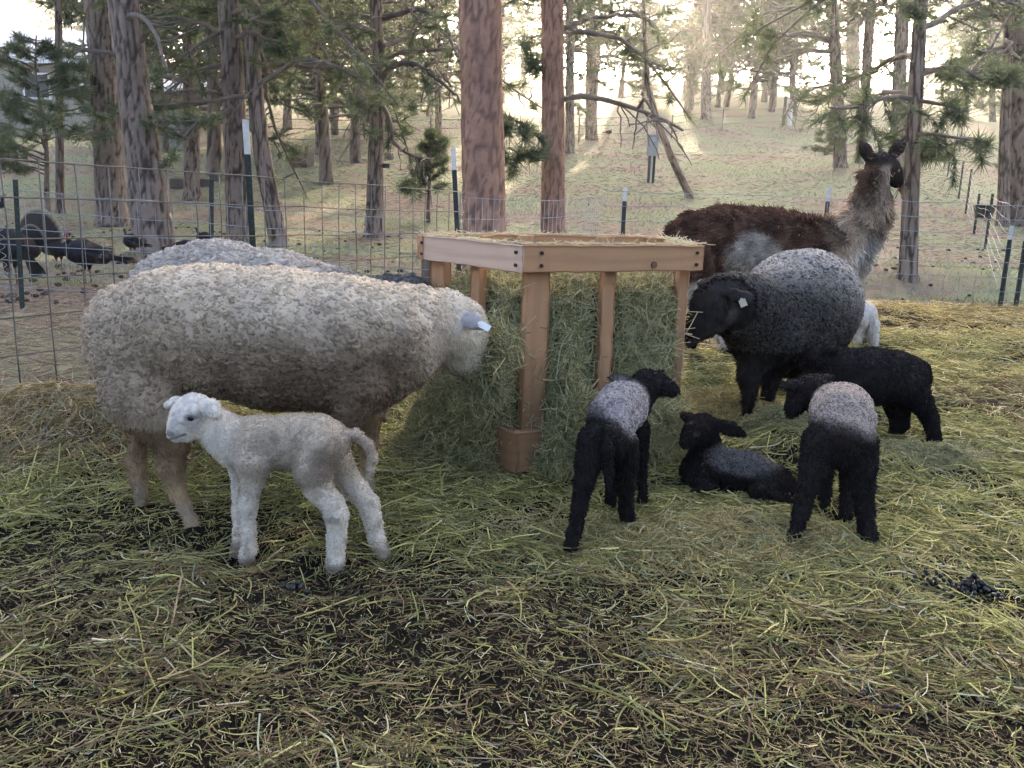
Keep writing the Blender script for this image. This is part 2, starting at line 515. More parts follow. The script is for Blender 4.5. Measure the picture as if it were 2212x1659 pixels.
def board(name, a, b, width, thick, side, mat, parent, stain=None, seed=0):
    "a bevelled plank from a to b; 'side' is the direction of its width"
    a, b = np.asarray(a, float), np.asarray(b, float)
    L = np.linalg.norm(b - a)
    ex = unit(b - a); ez = unit(side - (side @ ex) * ex); ey = np.cross(ez, ex)
    rs = np.random.default_rng(seed)
    nseg = 14
    bev = 0.004
    prof = [(-1, -1, 1, 0), (-1, -1, 0, 1), (1, -1, 0, 1), (1, -1, -1, 0), (1, 1, -1, 0), (1, 1, 0, -1), (-1, 1, 0, -1), (-1, 1, 1, 0)]
    prof = [(sy * thick / 2 + dy * bev * (1 if sy < 0 else 1), sz * width / 2 + dz * bev) for sy, sz, dy, dz in prof]
    v, f, sta = [], [], []
    for i in range(nseg + 1):
        t = i / nseg
        wob = 0.0012 * rs.normal(size=2)
        for y, z in prof:
            v.append((t * L - L / 2, y + wob[0], z + wob[1]))
            sta.append(stain(t) if stain else 0.0)
    for i in range(nseg):
        for j in range(8):
            f.append((i * 8 + j, i * 8 + (j + 1) % 8, (i + 1) * 8 + (j + 1) % 8, (i + 1) * 8 + j))
    f += [tuple(range(7, -1, -1)), tuple(nseg * 8 + j for j in range(8))]
    me = mesh_data(name, v, [tuple(reversed(q)) for q in f], mat, False, att={'stain': sta})
    o = obj(name, me, parent)
    Mx = Matrix(((ex[0], ey[0], ez[0], 0), (ex[1], ey[1], ez[1], 0), (ex[2], ey[2], ez[2], 0), (0, 0, 0, 1)))
    Mx.translation = Vector((a + b) / 2) - (parent.location if parent else Vector())
    o.matrix_local = Mx
    return o, Mx
CORN = {'N': P(1129, 528, 2.71), 'R': P(1523, 530, 3.02), 'B': P(1440, 513, 3.67), 'M': P(1139, 504, 3.52), 'L': P(901, 507, 3.17)}
order = ['N', 'R', 'B', 'M', 'L']
FZ = 0.755
for k in CORN: CORN[k] = np.array([CORN[k][0], CORN[k][1], 0.5 * CORN[k][2] + 0.5 * FZ])
FC = np.mean([CORN[k] for k in order], 0); FC[2] = 0
feeder = empty('hay_feeder', (FC[0], FC[1], 0))
tag(feeder, 'new wooden hay feeder with top rails and upright legs, stuffed with hay', 'hay feeder')
UPV = np.array([0, 0, 1.0])
def inward(a, b):
    e = unit((b - a) * [1, 1, 0]); n = np.array([-e[1], e[0], 0])
    return n if n @ (FC - a) > 0 else -n
leg_id = 0
LEGS = []
for i, k in enumerate(order):
    a, b_ = CORN[k].copy(), CORN[order[(i + 1) % 5]].copy()
    e = unit(b_ - a); nin = inward(a, b_)
    pale = k == 'L'
    t0, t1 = (0.0, 0.0)
    # rail: outer face on the corner line; one end butts against the next board
    A = a + nin * 0.019 - UPV * 0.0445 + e * (0.04 if k != 'N' and k != 'L' else (0.004 if k == 'N' else 0.0))
    B2 = b_ + nin * 0.019 - UPV * 0.0445 - e * (0.0 if k != 'L' else 0.002)
    rail, RMX = board('rail', A, B2, 0.089, 0.038, UPV, M_WOODPALE if pale else M_WOOD, feeder, seed=i)
    if k == 'L': tag(rail, 'paler rail with two screws at each end')
    Lr = np.linalg.norm(B2 - A)
    mid = (A + B2) / 2
    for s in (-1, 1):
        for dz in (-0.022, 0.018):
            if k in 'BM': continue
            mb = MB()
            p = mid + e * s * (Lr / 2 - (0.030 if s > 0 or pale else 0.065)) - nin * 0.0195 + UPV * dz
            mb.tube([p + nin * 0.003, p - nin * 0.0030], 0.0058, 8)
            sc = mb.build('screw', M_SCREW, rail, loc=tuple(p))
            sc.matrix_local = RMX.inverted() @ Matrix.Translation(Vector(p) - feeder.location)
    if k == 'N':
        mb = MB(); p = mid + e * Lr * 0.205 - nin * 0.0195 - UPV * 0.022
        mb.tube([p + nin * .003, p - nin * .0022], [.0125, .0115], 14)
        kn = mb.build('knot', M_KNOT, rail, loc=tuple(p))
        kn.matrix_local = RMX.inverted() @ Matrix.Translation(Vector(p) - feeder.location)
    # base board
    zb = 0.075
    A0 = np.array([a[0], a[1], zb]) + nin * 0.019 + e * 0.03; B0 = np.array([b_[0], b_[1], zb]) + nin * 0.019
    if k == 'N': A0 = A0 - e * 0.028
    board('base_board', A0, B0, 0.14, 0.038, UPV, M_WOOD, feeder, stain=lambda t: 0.35 + 0.2 * math.sin(9 * t), seed=20 + i)
    # corner leg and middle leg behind the rail
    for t, w in ((0.065 if k != 'N' else 0.075, 0.089), (0.5, 0.05)):
        q = a + (b_ - a) * t + nin * (0.038 + 0.021)
        if t < 0.4: q = q + e * 0.03
        st = lambda u: 0.55 * float(sstep(0.45, 0.95, u)) if t < 2 else 0
        top = np.array([q[0], q[1], q[2] - 0.003]); bot = np.array([q[0], q[1], 0.02])
        board('leg', top, bot, w, 0.038, e, M_WOOD, feeder, stain=lambda u: 0.6 * float(sstep(0.35, 0.9, u)), seed=40 + leg_id)
        leg_id += 1
        LEGS.append((q[0], q[1]))
# ------------------------------------------------------------------ pines
def bark_mat(name, plate, fissure):
    m, nt, b = new_mat(name)
    at = N(nt, 'Attribute'); at.attribute_name = 'bark'
    n1 = tex_noise(nt, coords(nt), 9.0, 5, 0.7)
    n2 = tex_noise(nt, coords(nt, (1, 1, 0.3)), 2.0, 3, 0.6)
    p = np.array(plate)
    pc = ramp(nt, [(0.3, tuple(p * 0.6)), (0.5, tuple(p)), (0.7, tuple(p * 1.25 + 0.02))], mix(nt, n1, n2, 0.5))
    nt.links.new(mix(nt, tuple(fissure), pc, ramp(nt, [(0.08, (0, 0, 0)), (0.60, (1, 1, 1))], at.outputs['Fac'])), b.inputs['Base Color'])
    b.inputs['Roughness'].default_value = 0.95
    b.inputs['Specular IOR Level'].default_value = 0.1
    bump(nt, b, n1, 0.6, 0.02)
    return m
M_BARK = bark_mat('grey_brown_bark', (0.245, 0.19, 0.155), (0.055, 0.042, 0.036))
M_BARKRED = bark_mat('orange_bark', (0.37, 0.215, 0.15), (0.17, 0.10, 0.075))
M_TWIG = simple('dead_twig', (0.15, 0.12, 0.10), 0.9, vary=0.3, scale=8)
def needle_mat():
    m, nt, b = new_mat('pine_needles')
    oi = N(nt, 'Attribute'); oi.attribute_name = 'tone'
    c = ramp(nt, [(0.0, (0.080, 0.108, 0.074)), (0.5, (0.120, 0.156, 0.102)), (0.85, (0.155, 0.19, 0.115)), (1.0, (0.22, 0.17, 0.08))], oi.outputs['Fac'])
    nt.links.new(c, b.inputs['Base Color'])
    b.inputs['Roughness'].default_value = 0.6
    t = N(nt, 'BsdfTranslucent'); mx = N(nt, 'MixShader'); mx.inputs[0].default_value = 0.45
    c2 = mix(nt, c, (0.22, 0.26, 0.08), 0.5)
    nt.links.new(c2, t.inputs['Color'])
    nt.links.new(b.outputs[0], mx.inputs[1]); nt.links.new(t.outputs[0], mx.inputs[2])
    nt.links.new(mx.outputs[0], nt.nodes['Material Output'].inputs[0])
    return m
M_NEEDLE = needle_mat()
def trunk_data(name, pts, rad, mat, sides=40, ring=0.06, seed=0, relief=0.10, bscale=15.0):
    pts = np.asarray(pts, float); rad = np.asarray(rad, float)
    seg = np.concatenate([[0], np.cumsum(np.linalg.norm(np.diff(pts, axis=0), axis=1))])
    # fine rings low down where they are seen, coarse above
    vis = min(seg[-1], 6.0)
    t = np.concatenate([np.arange(0, vis, ring), np.linspace(vis, seg[-1], 14)]) if seg[-1] > vis + 0.1 else np.linspace(0, seg[-1], max(6, int(seg[-1] / ring)))
    c = np.stack([np.interp(t, seg, pts[:, i]) for i in range(3)], -1)
    for _ in range(6): c[1:-1] = 0.5 * c[1:-1] + 0.25 * (c[2:] + c[:-2])
    r = np.interp(t, seg, rad)
    a = np.linspace(0, 2 * math.pi, sides, endpoint=False)
    dirs = np.stack([np.cos(a), np.sin(a), 0 * a], -1)
    q = np.stack([np.cos(a)[None] * r[:, None], np.sin(a)[None] * r[:, None], np.repeat(t[:, None], sides, 1)], -1)
    q2 = q + 0.03 * (np.stack([noise(q, 5, seed + i) for i in range(3)], -1) - .5)
    q2 = q2 + 0.012 * (np.stack([noise(q, 16, seed + 9 + i) for i in range(3)], -1) - .5)
    d1, d2 = worley(q2 * np.array([1, 1, 0.13]), bscale, seed)
    h = np.clip((d2 - d1) * 3.0, 0, 1) * (0.7 + 0.6 * noise(q * [1, 1, .6], 30, seed + 3))
    low = fbm(q, 2.5, 2, seed + 4) - 0.5
    rr = r[:, None] * (1 + relief * (h - 0.6) + 0.10 * low)
    v = (c[:, None] + dirs[None] * rr[..., None]).reshape(-1, 3)
    n = len(t)
    i, j = np.meshgrid(np.arange(n - 1), np.arange(sides), indexing='ij')
    f = np.stack([i * sides + j, i * sides + (j + 1) % sides, (i + 1) * sides + (j + 1) % sides, (i + 1) * sides + j], -1).reshape(-1, 4)
    return mesh_data(name, v, f, mat, True, att={'bark': h.ravel()})
def tubes(paths, sides=5):
    "list of (pts (k,3), radii (k,)) with the same k -> vertices, quads"
    if not paths: return np.zeros((0, 3)), np.zeros((0, 4), int)
    Pn = np.stack([p for p, r in paths]); R = np.stack([r for p, r in paths])
    n, k, _ = Pn.shape
    t = unit(np.gradient(Pn, axis=1))
    ref = np.where(np.abs(t[..., 2:3]) < 0.9, np.array([0, 0, 1.0]), np.array([1.0, 0, 0]))
    u = unit(np.cross(t, ref)); w = np.cross(t, u)
    a = np.linspace(0, 2 * math.pi, sides, endpoint=False)
    v = Pn[:, :, None] + R[:, :, None, None] * (np.cos(a)[None, None, :, None] * u[:, :, None] + np.sin(a)[None, None, :, None] * w[:, :, None])
    b, i, j = np.meshgrid(np.arange(n), np.arange(k - 1), np.arange(sides), indexing='ij')
    base = b * k * sides
    f = np.stack([base + i * sides + j, base + i * sides + (j + 1) % sides, base + (i + 1) * sides + (j + 1) % sides, base + (i + 1) * sides + j], -1).reshape(-1, 4)
    return v.reshape(-1, 3), f
def make_limb(rng, start, az, L, r, rise, droop, tw=7, dead=0.0, kink=0.12):
    "one limb with its twigs; returns tube paths and tuft positions/directions"
    k = 7
    t = np.linspace(0, 1, k)
    out = np.array([math.cos(az), math.sin(az), 0])
    side = np.array([-out[1], out[0], 0])
    wob = np.cumsum(rng.normal(size=(k, 2)) * kink, 0) * t[:, None]
    pts = start + out * (L * t)[:, None] + np.array([0, 0, 1.0]) * (L * (rise * t - droop * t ** 2 + wob[:, 0] * 0.35))[:, None] + side * (L * wob[:, 1] * 0.5)[:, None]
    paths = [(pts, r * (1 - 0.8 * t) + 0.004)]
    tp, td = [], []
    for _ in range(tw):
        u = 0.25 + 0.75 * rng.random()
        p0 = np.array([np.interp(u, t, pts[:, i]) for i in range(3)])
        s = 1 if rng.random() < 0.5 else -1
        l = L * (0.18 + 0.28 * rng.random()) * (1.1 - 0.5 * u)
        d = unit(out * (0.5 + 0.6 * rng.random()) + side * s * (0.4 + 0.8 * rng.random()) + np.array([0, 0, rng.normal() * 0.35 - 0.12]))
        e = np.linspace(0, 1, k)
        q = p0 + d * (l * e)[:, None] + np.array([0, 0, 1.0]) * (l * (-0.25 * e + 0.35 * e ** 2))[:, None] + rng.normal(size=(k, 3)) * l * 0.05 * e[:, None]
        paths.append((q, r * 0.28 * (1 - 0.75 * e) + 0.003))
        if rng.random() > dead:
            for ee in (0.55, 0.8, 1.0):
                i = int(ee * (k - 1))
                tp.append(q[i]); td.append(unit(q[i] - q[max(0, i - 2)] + np.array([0, 0, 0.15]) * l))
    if rng.random() > dead:
        tp.append(pts[-1]); td.append(unit(pts[-1] - pts[-2] + np.array([0, 0, .05])))
        tp.append(pts[-2]); td.append(unit(pts[-1] - pts[-2] + np.array([0, 0, .1])))
    return paths, tp, td
def needle_mesh(name, tp, td, rng, per=22, ln=0.17, wd=0.007):
    tp, td = np.asarray(tp), np.asarray(td)
    n = len(tp)
    T = np.repeat(tp, per, 0); Dd = np.repeat(td, per, 0)
    m = n * per
    d = unit(Dd * 0.75 + rng.normal(size=(m, 3)) * 0.62)
    base = T - Dd * (rng.random((m, 1)) * 0.16)
    l = ln * (0.6 + 0.7 * rng.random((m, 1)))
    s = unit(np.cross(d, rng.normal(size=(m, 3)))) * wd * (0.7 + .6 * rng.random((m, 1)))
    tip = base + d * l - np.array([0, 0, 1.0]) * (l ** 2) * 0.35
    v = np.stack([base - s, base + s, tip], 1).reshape(-1, 3)
    f = np.arange(m * 3).reshape(-1, 3)
    tone = np.clip(np.repeat(rng.random(n) * 0.75 + (rng.random(n) < 0.04) * .5, per) + rng.normal(size=m) * 0.12, 0, 1)
    return mesh_data(name, v, f, M_NEEDLE, False, att={'tone': np.repeat(tone, 3)})
# crown prototypes: limbs around a vertical axis between h0 and H
NOCROWN = False
class Crown: pass
def crown_proto(seed, H=15.0, h0=2.6, n=80, maxL=3.2, per=20, wd=0.008, dead_low=0.5, ln=0.18):
    rng = np.random.default_rng(seed)
    paths, tp, td = [], [], []
    for i in range(n):
        u = (i + rng.random()) / n
        h = h0 + (H - h0) * u ** 0.9
        L = maxL * (0.35 + 0.65 * math.sin(math.pi * min(1, 0.25 + 0.75 * (1 - u)) * 0.62)) * (0.6 + 0.5 * rng.random()) * (1.0 if u < .75 else 1.2 - 0.9 * (u - .75) / .25)
        a, b, c = make_limb(rng, np.array([0, 0, h]), rng.random() * 6.283, L, 0.018 + 0.012 * L, 0.15 + 0.3 * u + rng.normal() * .12, 0.25 + 0.15 * rng.random(), 10, dead_low * (1 - u) ** 2)
        paths += a; tp += b; td += c
    o = Crown()
    v, f = tubes(paths, 4)
    o.limbs = mesh_data('limbs', v, f, M_TWIG, True)
    o.needles = needle_mesh('needles', tp, td, rng, per, ln, wd)
    o.H = H
    return o
PROTO = [crown_proto(100 + i, H=14 + i, h0=[1.9, 2.8, 1.5, 2.4][i], n=[92, 80, 98, 74][i], maxL=[3.3, 3.0, 3.5, 2.9][i], per=19, wd=0.015, ln=0.25, dead_low=0.35) for i in range(4)]
TRUNKS = []
for i in range(4):
    rng = np.random.default_rng(300 + i)
    zz = np.linspace(-0.4, PROTO[i].H + 0.3, 9)
    sway = np.cumsum(rng.normal(size=(9, 2)) * 0.05, 0)
    TRUNKS.append(trunk_data('trunk', np.stack([sway[:, 0], sway[:, 1], zz], -1), np.interp(zz, [-.4, 0, .5, PROTO[i].H], [.27, .24, .19, .03]), M_BARK, 14, 0.25, i))
def shear(p0, p1, H, rot, s):
    "matrix (relative to p0) that leans a vertical axis from p0 towards p1"
    d = (p1 - p0) / max(p1[2] - p0[2], 0.1)
    return Matrix(((1, 0, d[0], 0), (0, 1, d[1], 0), (0, 0, 1, 0), (0, 0, 0, 1))) @ Matrix.Rotation(rot, 4, 'Z') @ Matrix.Diagonal((s, s, s, 1))
def big_tree(label, pts, widths, mat, proto, crown_lift=0.0, height=16.0, low_limbs=6, limb_range=(1.8, 5.0), limb_len=2.2, dead=0.6, seed=0, Y=None, crown_scale=1.0, crown=True, group=None, relief=0.10, bscale=15.0, boughs=()):
    "pts: trunk centre line in the picture from base upward; the base stands on the ground"
    g = G(*pts[0]) if Y is None else None
    Yd = g[1] if Y is None else Y
    w = [P(x, y, Yd) for x, y in pts]
    w[0] = np.array([w[0][0], Yd, float(terrain(w[0][0], Yd)) ]) if Y is None else np.array([w[0][0], Yd, min(w[0][2], float(terrain(w[0][0], Yd)))])
    if Y is not None: w[0][2] = float(terrain(w[0][0], Yd))
    r = [0.5 * ww * px(q) for ww, q in zip(widths, w)]
    d = (w[-1] - w[-2]) / max(w[-1][2] - w[-2][2], .1)
    d = np.clip(d, -.12, .12); d[2] = 1
    top = w[-1] + d * (height - (w[-1][2] - w[0][2]))
    P_ = [w[0] - np.array([0, 0, .5])] + [w[0]] + [lerp(w[0], w[1], .08)] + w[1:] + [top]
    R_ = [r[0] * 1.35, r[0] * 1.22, r[0]] + r[1:] + [0.03]
    o = np.array([w[0][0], w[0][1], w[0][2]])
    root = empty('pine_tree', tuple(o))
    tag(root, label, 'tree', group)
    obj('trunk', trunk_data('trunk', np.array(P_) - o, R_, mat, 44, 0.05, seed, relief, bscale), root)
    rng = np.random.default_rng(900 + seed)
    limbs, tp, td = [], [], []
    zs = np.array([q[2] for q in P_[1:]]) - o[2]
    for i in range(low_limbs):
        h = limb_range[0] + (limb_range[1] - limb_range[0]) * (i + rng.random()) / max(1, low_limbs)
        c = np.array([np.interp(h, zs, [q[k] - o[k] for q in P_[1:]]) for k in range(3)])
        a, b_, c_ = make_limb(rng, c, rng.random() * 6.283, limb_len * (0.5 + 0.8 * rng.random()), 0.030 + .014 * rng.random(), 0.25 + rng.normal() * .2, 0.45 + .3 * rng.random(), 9, dead, 0.2)
        limbs.append(a); tp += b_; td += c_
    for bi, (line, r0, leafy) in enumerate(boughs):
        kk = 7
        w3 = np.array([P(x, y, Yd + dy) for x, y, dy in line]) - o
        u = np.linspace(0, 1, len(w3)); tt = np.linspace(0, 1, kk)
        q = np.stack([np.interp(tt, u, w3[:, i]) for i in range(3)], -1)
        rr = r0 * .72 * px(q[0] + o)
        paths = [(q, rr * (1 - .75 * tt) + .004)]
        limbs.append(paths)
        Lb = np.linalg.norm(q[-1] - q[0])
        for _ in range(int(5 + Lb * 5)):
            uu = .2 + .8 * rng.random()
            p0 = np.array([np.interp(uu, tt, q[:, i]) for i in range(3)])
            l = (.25 + .55 * rng.random()) * min(1, Lb * .5)
            d = unit(rng.normal(size=3) * [1, 1, .8] + unit(q[-1] - q[0]) * .6 + [0, 0, -.35])
            e = np.linspace(0, 1, kk)
            z = p0 + d * (l * e)[:, None] + np.cumsum(rng.normal(size=(kk, 3)) * l * .035, 0) + np.array([0, 0, -1]) * (l * .3 * e ** 2)[:, None]
            paths.append((z, rr * .25 * (1 - .7 * e) + .0025))
            if rng.random() < leafy:
                for i in (4, 5, 6): tp.append(z[i]); td.append(unit(z[i] - z[i - 2] + [0, 0, .05]))
    for paths in limbs:
        v, f = tubes(paths, 5)
        obj('branch', mesh_data('branch', v, f, M_TWIG, True), root)
    if tp:
        obj('low_needles', needle_mesh('low_needles', tp, td, rng, 40, 0.18, 0.006), root)
    if crown and not NOCROWN:
        pr = PROTO[proto]
        mt = shear(w[0], w[-1], height, rng.random() * 6.28, crown_scale) 
        for nm, dt in (('crown_limbs', pr.limbs), ('crown', pr.needles)):
            q = obj(nm, dt, root)
            q.matrix_local = Matrix.Translation((0, 0, crown_lift)) @ mt
    return root
far_n = 0
def far_tree(x, Y, label, group, scale=1.0, proto=None, rot=None):
    global far_n
    far_n += 1
    rng = np.random.default_rng(5000 + far_n)
    pi = int(rng.integers(4)) if proto is None else proto
    root = empty('pine_tree', (x, Y, float(terrain(x, Y))))
    root.rotation_euler = (rng.normal() * .02, rng.normal() * .02, rng.random() * 6.28 if rot is None else rot)
    root.scale = (scale,) * 3
    tag(root, label, 'tree', group)
    obj('trunk', TRUNKS[pi], root)
    obj('limbs', PROTO[pi].limbs, root)
    obj('crown', PROTO[pi].needles, root)
    return root
# the trunks that stand out one by one
big_tree('thick dark pine just beside the leaning furrowed pine', [(243, 487), (228, 250), (212, 0)], [62, 56, 54], M_BARK, 1, 2.5, 17, 4, (2.6, 5), 2.0, .4, 1)
big_tree('leaning pine with deeply furrowed plated bark and a bare pale branch', [(335, 545), (318, 400), (292, 220), (266, 0)], [84, 78, 66, 62], M_BARK, 0, 3.5, 18, 4, (2.8, 5.5), 1.8, .8, 2, relief=0.16, boughs=[([(290, 134, 0), (235, 113, -.2), (190, 110, -.4), (160, 100, -.5)], 8, 0), ([(300, 95, 0), (320, 70, -.1), (345, 50, -.2)], 8, 0)])
big_tree('straight dark pine behind the white-tipped tall post', [(517, 525), (508, 260), (494, 0)], [54, 48, 44], M_BARK, 1, 2.0, 17, 5, (1.9, 5), 2.2, .3, 3, boughs=[([(490, 138, 0), (430, 152, -.3), (385, 180, -.5), (350, 205, -.7)], 7, .2), ([(492, 205, 0), (440, 196, -.4), (400, 195, -.7), (372, 200, -.9)], 7, 0), ([(500, 90, 0), (450, 55, .3), (380, 35, .5), (310, 40, .7)], 7, .3), ([(490, 62, 0), (440, 90, -.6), (395, 120, -1)], 6, .2)])
big_tree('curved slim pine standing close behind the straight dark pine', [(604, 532), (588, 450), (567, 340), (550, 190), (540, 0)], [40, 38, 36, 32, 28], M_BARK, 3, 1.5, 15, 6, (2.0, 5), 2.2, .15, 4, boughs=[([(555, 185, 0), (590, 165, -.4), (640, 130, -.7), (700, 130, -1), (770, 165, -1.2)], 9, .45), ([(548, 120, 0), (575, 60, -.3), (600, 20, -.5), (640, -10, -.6)], 9, .4), ([(545, 60, 0), (640, 40, .5), (720, 60, .8), (790, 110, 1.0)], 8, .5)])
big_tree('slender pine with drooping bare branches and a small black box on it', [(808, 512), (813, 300), (817, 130), (812, 0)], [40, 33, 29, 27], M_BARK, 3, 2.5, 16, 7, (1.8, 4.6), 2.2, .5, 5, boughs=[([(822, 172, 0), (855, 132, -.3), (900, 140, -.5), (945, 170, -.7), (985, 205, -.9)], 11, .15), ([(826, 228, 0), (845, 262, -.4), (848, 305, -.6), (880, 335, -.7), (930, 345, -.8)], 8, .12), ([(815, 70, 0), (775, 58, -.5), (735, 62, -.8), (700, 90, -1.0)], 8, .25), ([(828, 100, 0), (880, 80, .6), (940, 60, 1.0), (985, 90, 1.2)], 8, .3), ([(822, 212, 0), (780, 230, .4), (765, 260, .5), (762, 320, .5)], 5, .1), ([(826, 40, 0), (900, 20, -.6), (960, 40, -.9), (985, 120, -1.1)], 9, .35)])
big_tree('thickest orange-barked pine trunk rising behind the feeder', [(1046, 572), (1047, 440), (1040, 200), (1036, 0)], [94, 92, 90, 92], M_BARKRED, 1, 3.2, 19, 3, (3.0, 5), 1.7, .3, 6, Y=9.6, relief=0.055, bscale=24)
big_tree('orange-barked pine beside the thickest trunk, with a low forked branch', [(1196, 560), (1195, 300), (1193, 0)], [54, 50, 48], M_BARKRED, 3, 3.0, 17, 4, (2.4, 5), 1.8, .35, 7, Y=11.0, relief=0.06, bscale=26, boughs=[([(1218, 214, 0), (1265, 206, -.3), (1320, 218, -.6), (1378, 236, -.9), (1430, 256, -1.1), (1476, 282, -1.2)], 9, 0), ([(1378, 236, -.9), (1392, 212, -1.0), (1400, 225, -1.1), (1412, 245, -1.1)], 6, 0), ([(1218, 60, 0), (1270, 40, .3), (1340, 32, .5), (1400, 40, .7)], 8, .3), ([(1170, 150, 0), (1150, 130, -.2), (1140, 90, -.3)], 6, .6), ([(1172, 300, 0), (1130, 270, -.5), (1100, 250, -.8), (1085, 300, -.9)], 5, .9), ([(1172, 330, 0), (1130, 335, -.5), (1100, 320, -.8)], 4, .9)])
big_tree('thin bent tree leaning over beside the grey meter box', [(1492, 428), (1455, 350), (1420, 265), (1398, 180), (1392, 60)], [19, 18, 16, 13, 9], M_BARK, 2, 0, 9, 6, (3.4, 6.5), 1.6, .5, 8, crown=False)
big_tree('dark pine between the fence and the llama, with spreading low boughs', [(1816, 362), (1808, 180), (1796, 0)], [28, 26, 24], M_BARK, 0, 2.6, 16, 7, (2.2, 7), 2.6, .3, 9, boughs=[([(1798, 92, 0), (1755, 68, -.6), (1690, 78, -1), (1630, 110, -1.4), (1575, 165, -1.6)], 9, .2), ([(1800, 112, 0), (1740, 108, -.5), (1680, 130, -.9), (1620, 150, -1.2)], 7, .25), ([(1795, 25, 0), (1730, 10, -.5), (1650, 30, -.9), (1580, 95, -1.2), (1540, 130, -1.4)], 9, .35), ([(1806, 180, 0), (1760, 190, -.5), (1710, 220, -.8), (1690, 260, -.9)], 5, .2)])
big_tree('slim pine just right of the dark pine behind the llama', [(1860, 352), (1870, 180), (1882, 0)], [23, 21, 20], M_BARK, 3, 3.0, 16, 5, (3, 7), 2.0, .5, 10)
big_tree('pine rising straight above the llama head', [(1936, 370), (1942, 200), (1950, 0)], [31, 28, 27], M_BARK, 1, 3.0, 17, 5, (3, 7), 2.0, .5, 11)
big_tree('nearest slim pine beside the llama, its foot in the dark ditch', [(1961, 602), (1968, 400), (1978, 200), (1990, 0)], [40, 34, 31, 27], M_BARK, 3, 3.4, 16, 9, (1.7, 4.2), 1.9, .25, 12, relief=0.06, boughs=[([(1972, 215, 0), (1930, 205, -.3), (1880, 222, -.6), (1840, 235, -.8), (1790, 232, -1.0)], 7, .95), ([(1975, 215, 0), (2030, 225, -.3), (2090, 240, -.6)], 6, .9), ([(1975, 290, 0), (2020, 290, -.5), (2080, 300, -.9), (2130, 305, -1.1)], 6, 1.0), ([(1972, 320, 0), (2010, 318, .2), (2060, 325, .4)], 5, 1.0), ([(1980, 150, 0), (2050, 150, .6), (2120, 170, .9)], 6, .8)])
big_tree('thin pine at the edge of the thick trunk near the black tub', [(2166, 488), (2172, 250), (2182, 0)], [25, 22, 19], M_BARK, 3, 3.0, 15, 4, (2.4, 5), 1.8, .4, 13)
big_tree('thick pine trunk cut off by the picture edge near the black tub', [(2206, 486), (2206, 250), (2204, 0)], [64, 60, 58], M_BARK, 1, 3.2, 18, 6, (2.2, 5), 2.4, .4, 14, boughs=[([(2190, 150, 0), (2150, 148, -.4), (2100, 160, -.8)], 8, .6), ([(2192, 60, 0), (2150, 30, -.4), (2090, -5, -.8)], 12, .4), ([(2190, 95, 0), (2140, 110, -.4), (2080, 130, -.8), (2030, 140, -1)], 8, .9)])
# second row
row2 = [((415, 432), (412, 150), (408, 0), 34, 0, 'pine trunk between cinder blocks under low green boughs'),
        ((130, 462), (128, 250), (126, 0), 18, 2, 'slim pine behind the bushy young pine'),
        ((30, 420), (25, 200), (22, 0), 20, 2, 'pine at the picture edge under the bright sky gap'),
        ((690, 335), (684, 150), (680, 0), 16, 0, 'slim pine between the fallen log and the drooping pine'),
        ((775, 270), (768, 120), (765, 0), 15, 2, 'pine rising behind the drooping pine'),
        ((948, 322), (945, 150), (944, 0), 16, 2, 'pale pine just beside the thickest orange trunk'),
        ((1231, 331), (1231, 150), (1231, 0), 20, 1, 'pine close behind the second orange trunk'),
        ((1278, 302), (1277, 150), (1276, 0), 25, 0, 'stout pine on the brown needle slope near the lone turkey'),
        ((1525, 258), (1526, 120), (1527, 0), 22, 1, 'stout pale pine on the slope above the meter box'),
        ((1714, 250), (1712, 120), (1711, 0), 14, 3, 'pine behind the white gate post'),
        ((1842, 214), (1842, 100), (1842, 0), 30, 0, 'thick reddish pine on the slope behind the llama'),
        ((2144, 262), (2143, 120), (2142, 0), 13, 2, 'slim pine on the slope above the black tub'),
        ((2085, 255), (2085, 100), (2085, 0), 14, 3, 'slim pine on the slope left of the black tub')]
for i, (b0, b1, b2, w, pr, lab) in enumerate(row2):
    if i == 2: continue
    big_tree(lab, [b0, b1, b2], [w, w * .9, w * .8], M_BARK, pr, [0.3, 3.5, 0, .3, .4, .5, .8, 1, 1, 1, 1, .6, .8][i], 16, 4, (1.8, 5), 2.0, .1, 40 + i)
rng = np.random.default_rng(77)
spots = [(878, 236), (893, 246), (925, 251), (1132, 208), (1491, 236), (1550, 232), (1568, 232), (1672, 232), (1788, 215), (560, 300), (620, 280), (480, 310), (350, 330), (250, 320), (720, 262), (1010, 240), (1085, 225)]
for i, (x, y) in enumerate(spots):
    g = G(x, y)
    far_tree(g[0], g[1], 'mid-distance pine standing on the open needle-covered slope', 'pines on the open slope', 0.8 + 0.3 * rng.random())
placed = [(G(x, y)[0], G(x, y)[1]) for x, y in spots]
tries = 0; made = 0
while made < 110 and tries < 6000:
    tries += 1
    Y = 56 + 125 * rng.random() ** 0.9
    X = (rng.random() * 1.7 - 0.85) * Y
    if abs(X) > 0.78 * Y: continue
    if -0.60 < X / Y < -0.50 and Y < 120: continue
    if -0.02 < X / Y < 0.55 and Y < 74: continue
    if 0.115 < X / Y < 0.155: continue
    if any((X - a) ** 2 + (Y - b) ** 2 < (2.6 + Y * .010) ** 2 for a, b in placed): continue
    placed.append((X, Y)); made += 1
    far_tree(X, Y, 'distant pine in the wood along the hilltop', 'pines in the hilltop wood', 0.85 + 0.4 * rng.random())
for X, Y in ((4.6, 57), (11.5, 62), (15.5, 60), (18.5, 66), (13.2, 73), (20.5, 76), (16.5, 86), (24, 88), (20, 99), (6.5, 90), (29, 97)):
    placed.append((X, Y)); far_tree(X, Y, 'distant pine in the wood along the hilltop', 'pines in the hilltop wood', 1.0 + 0.25 * rng.random())
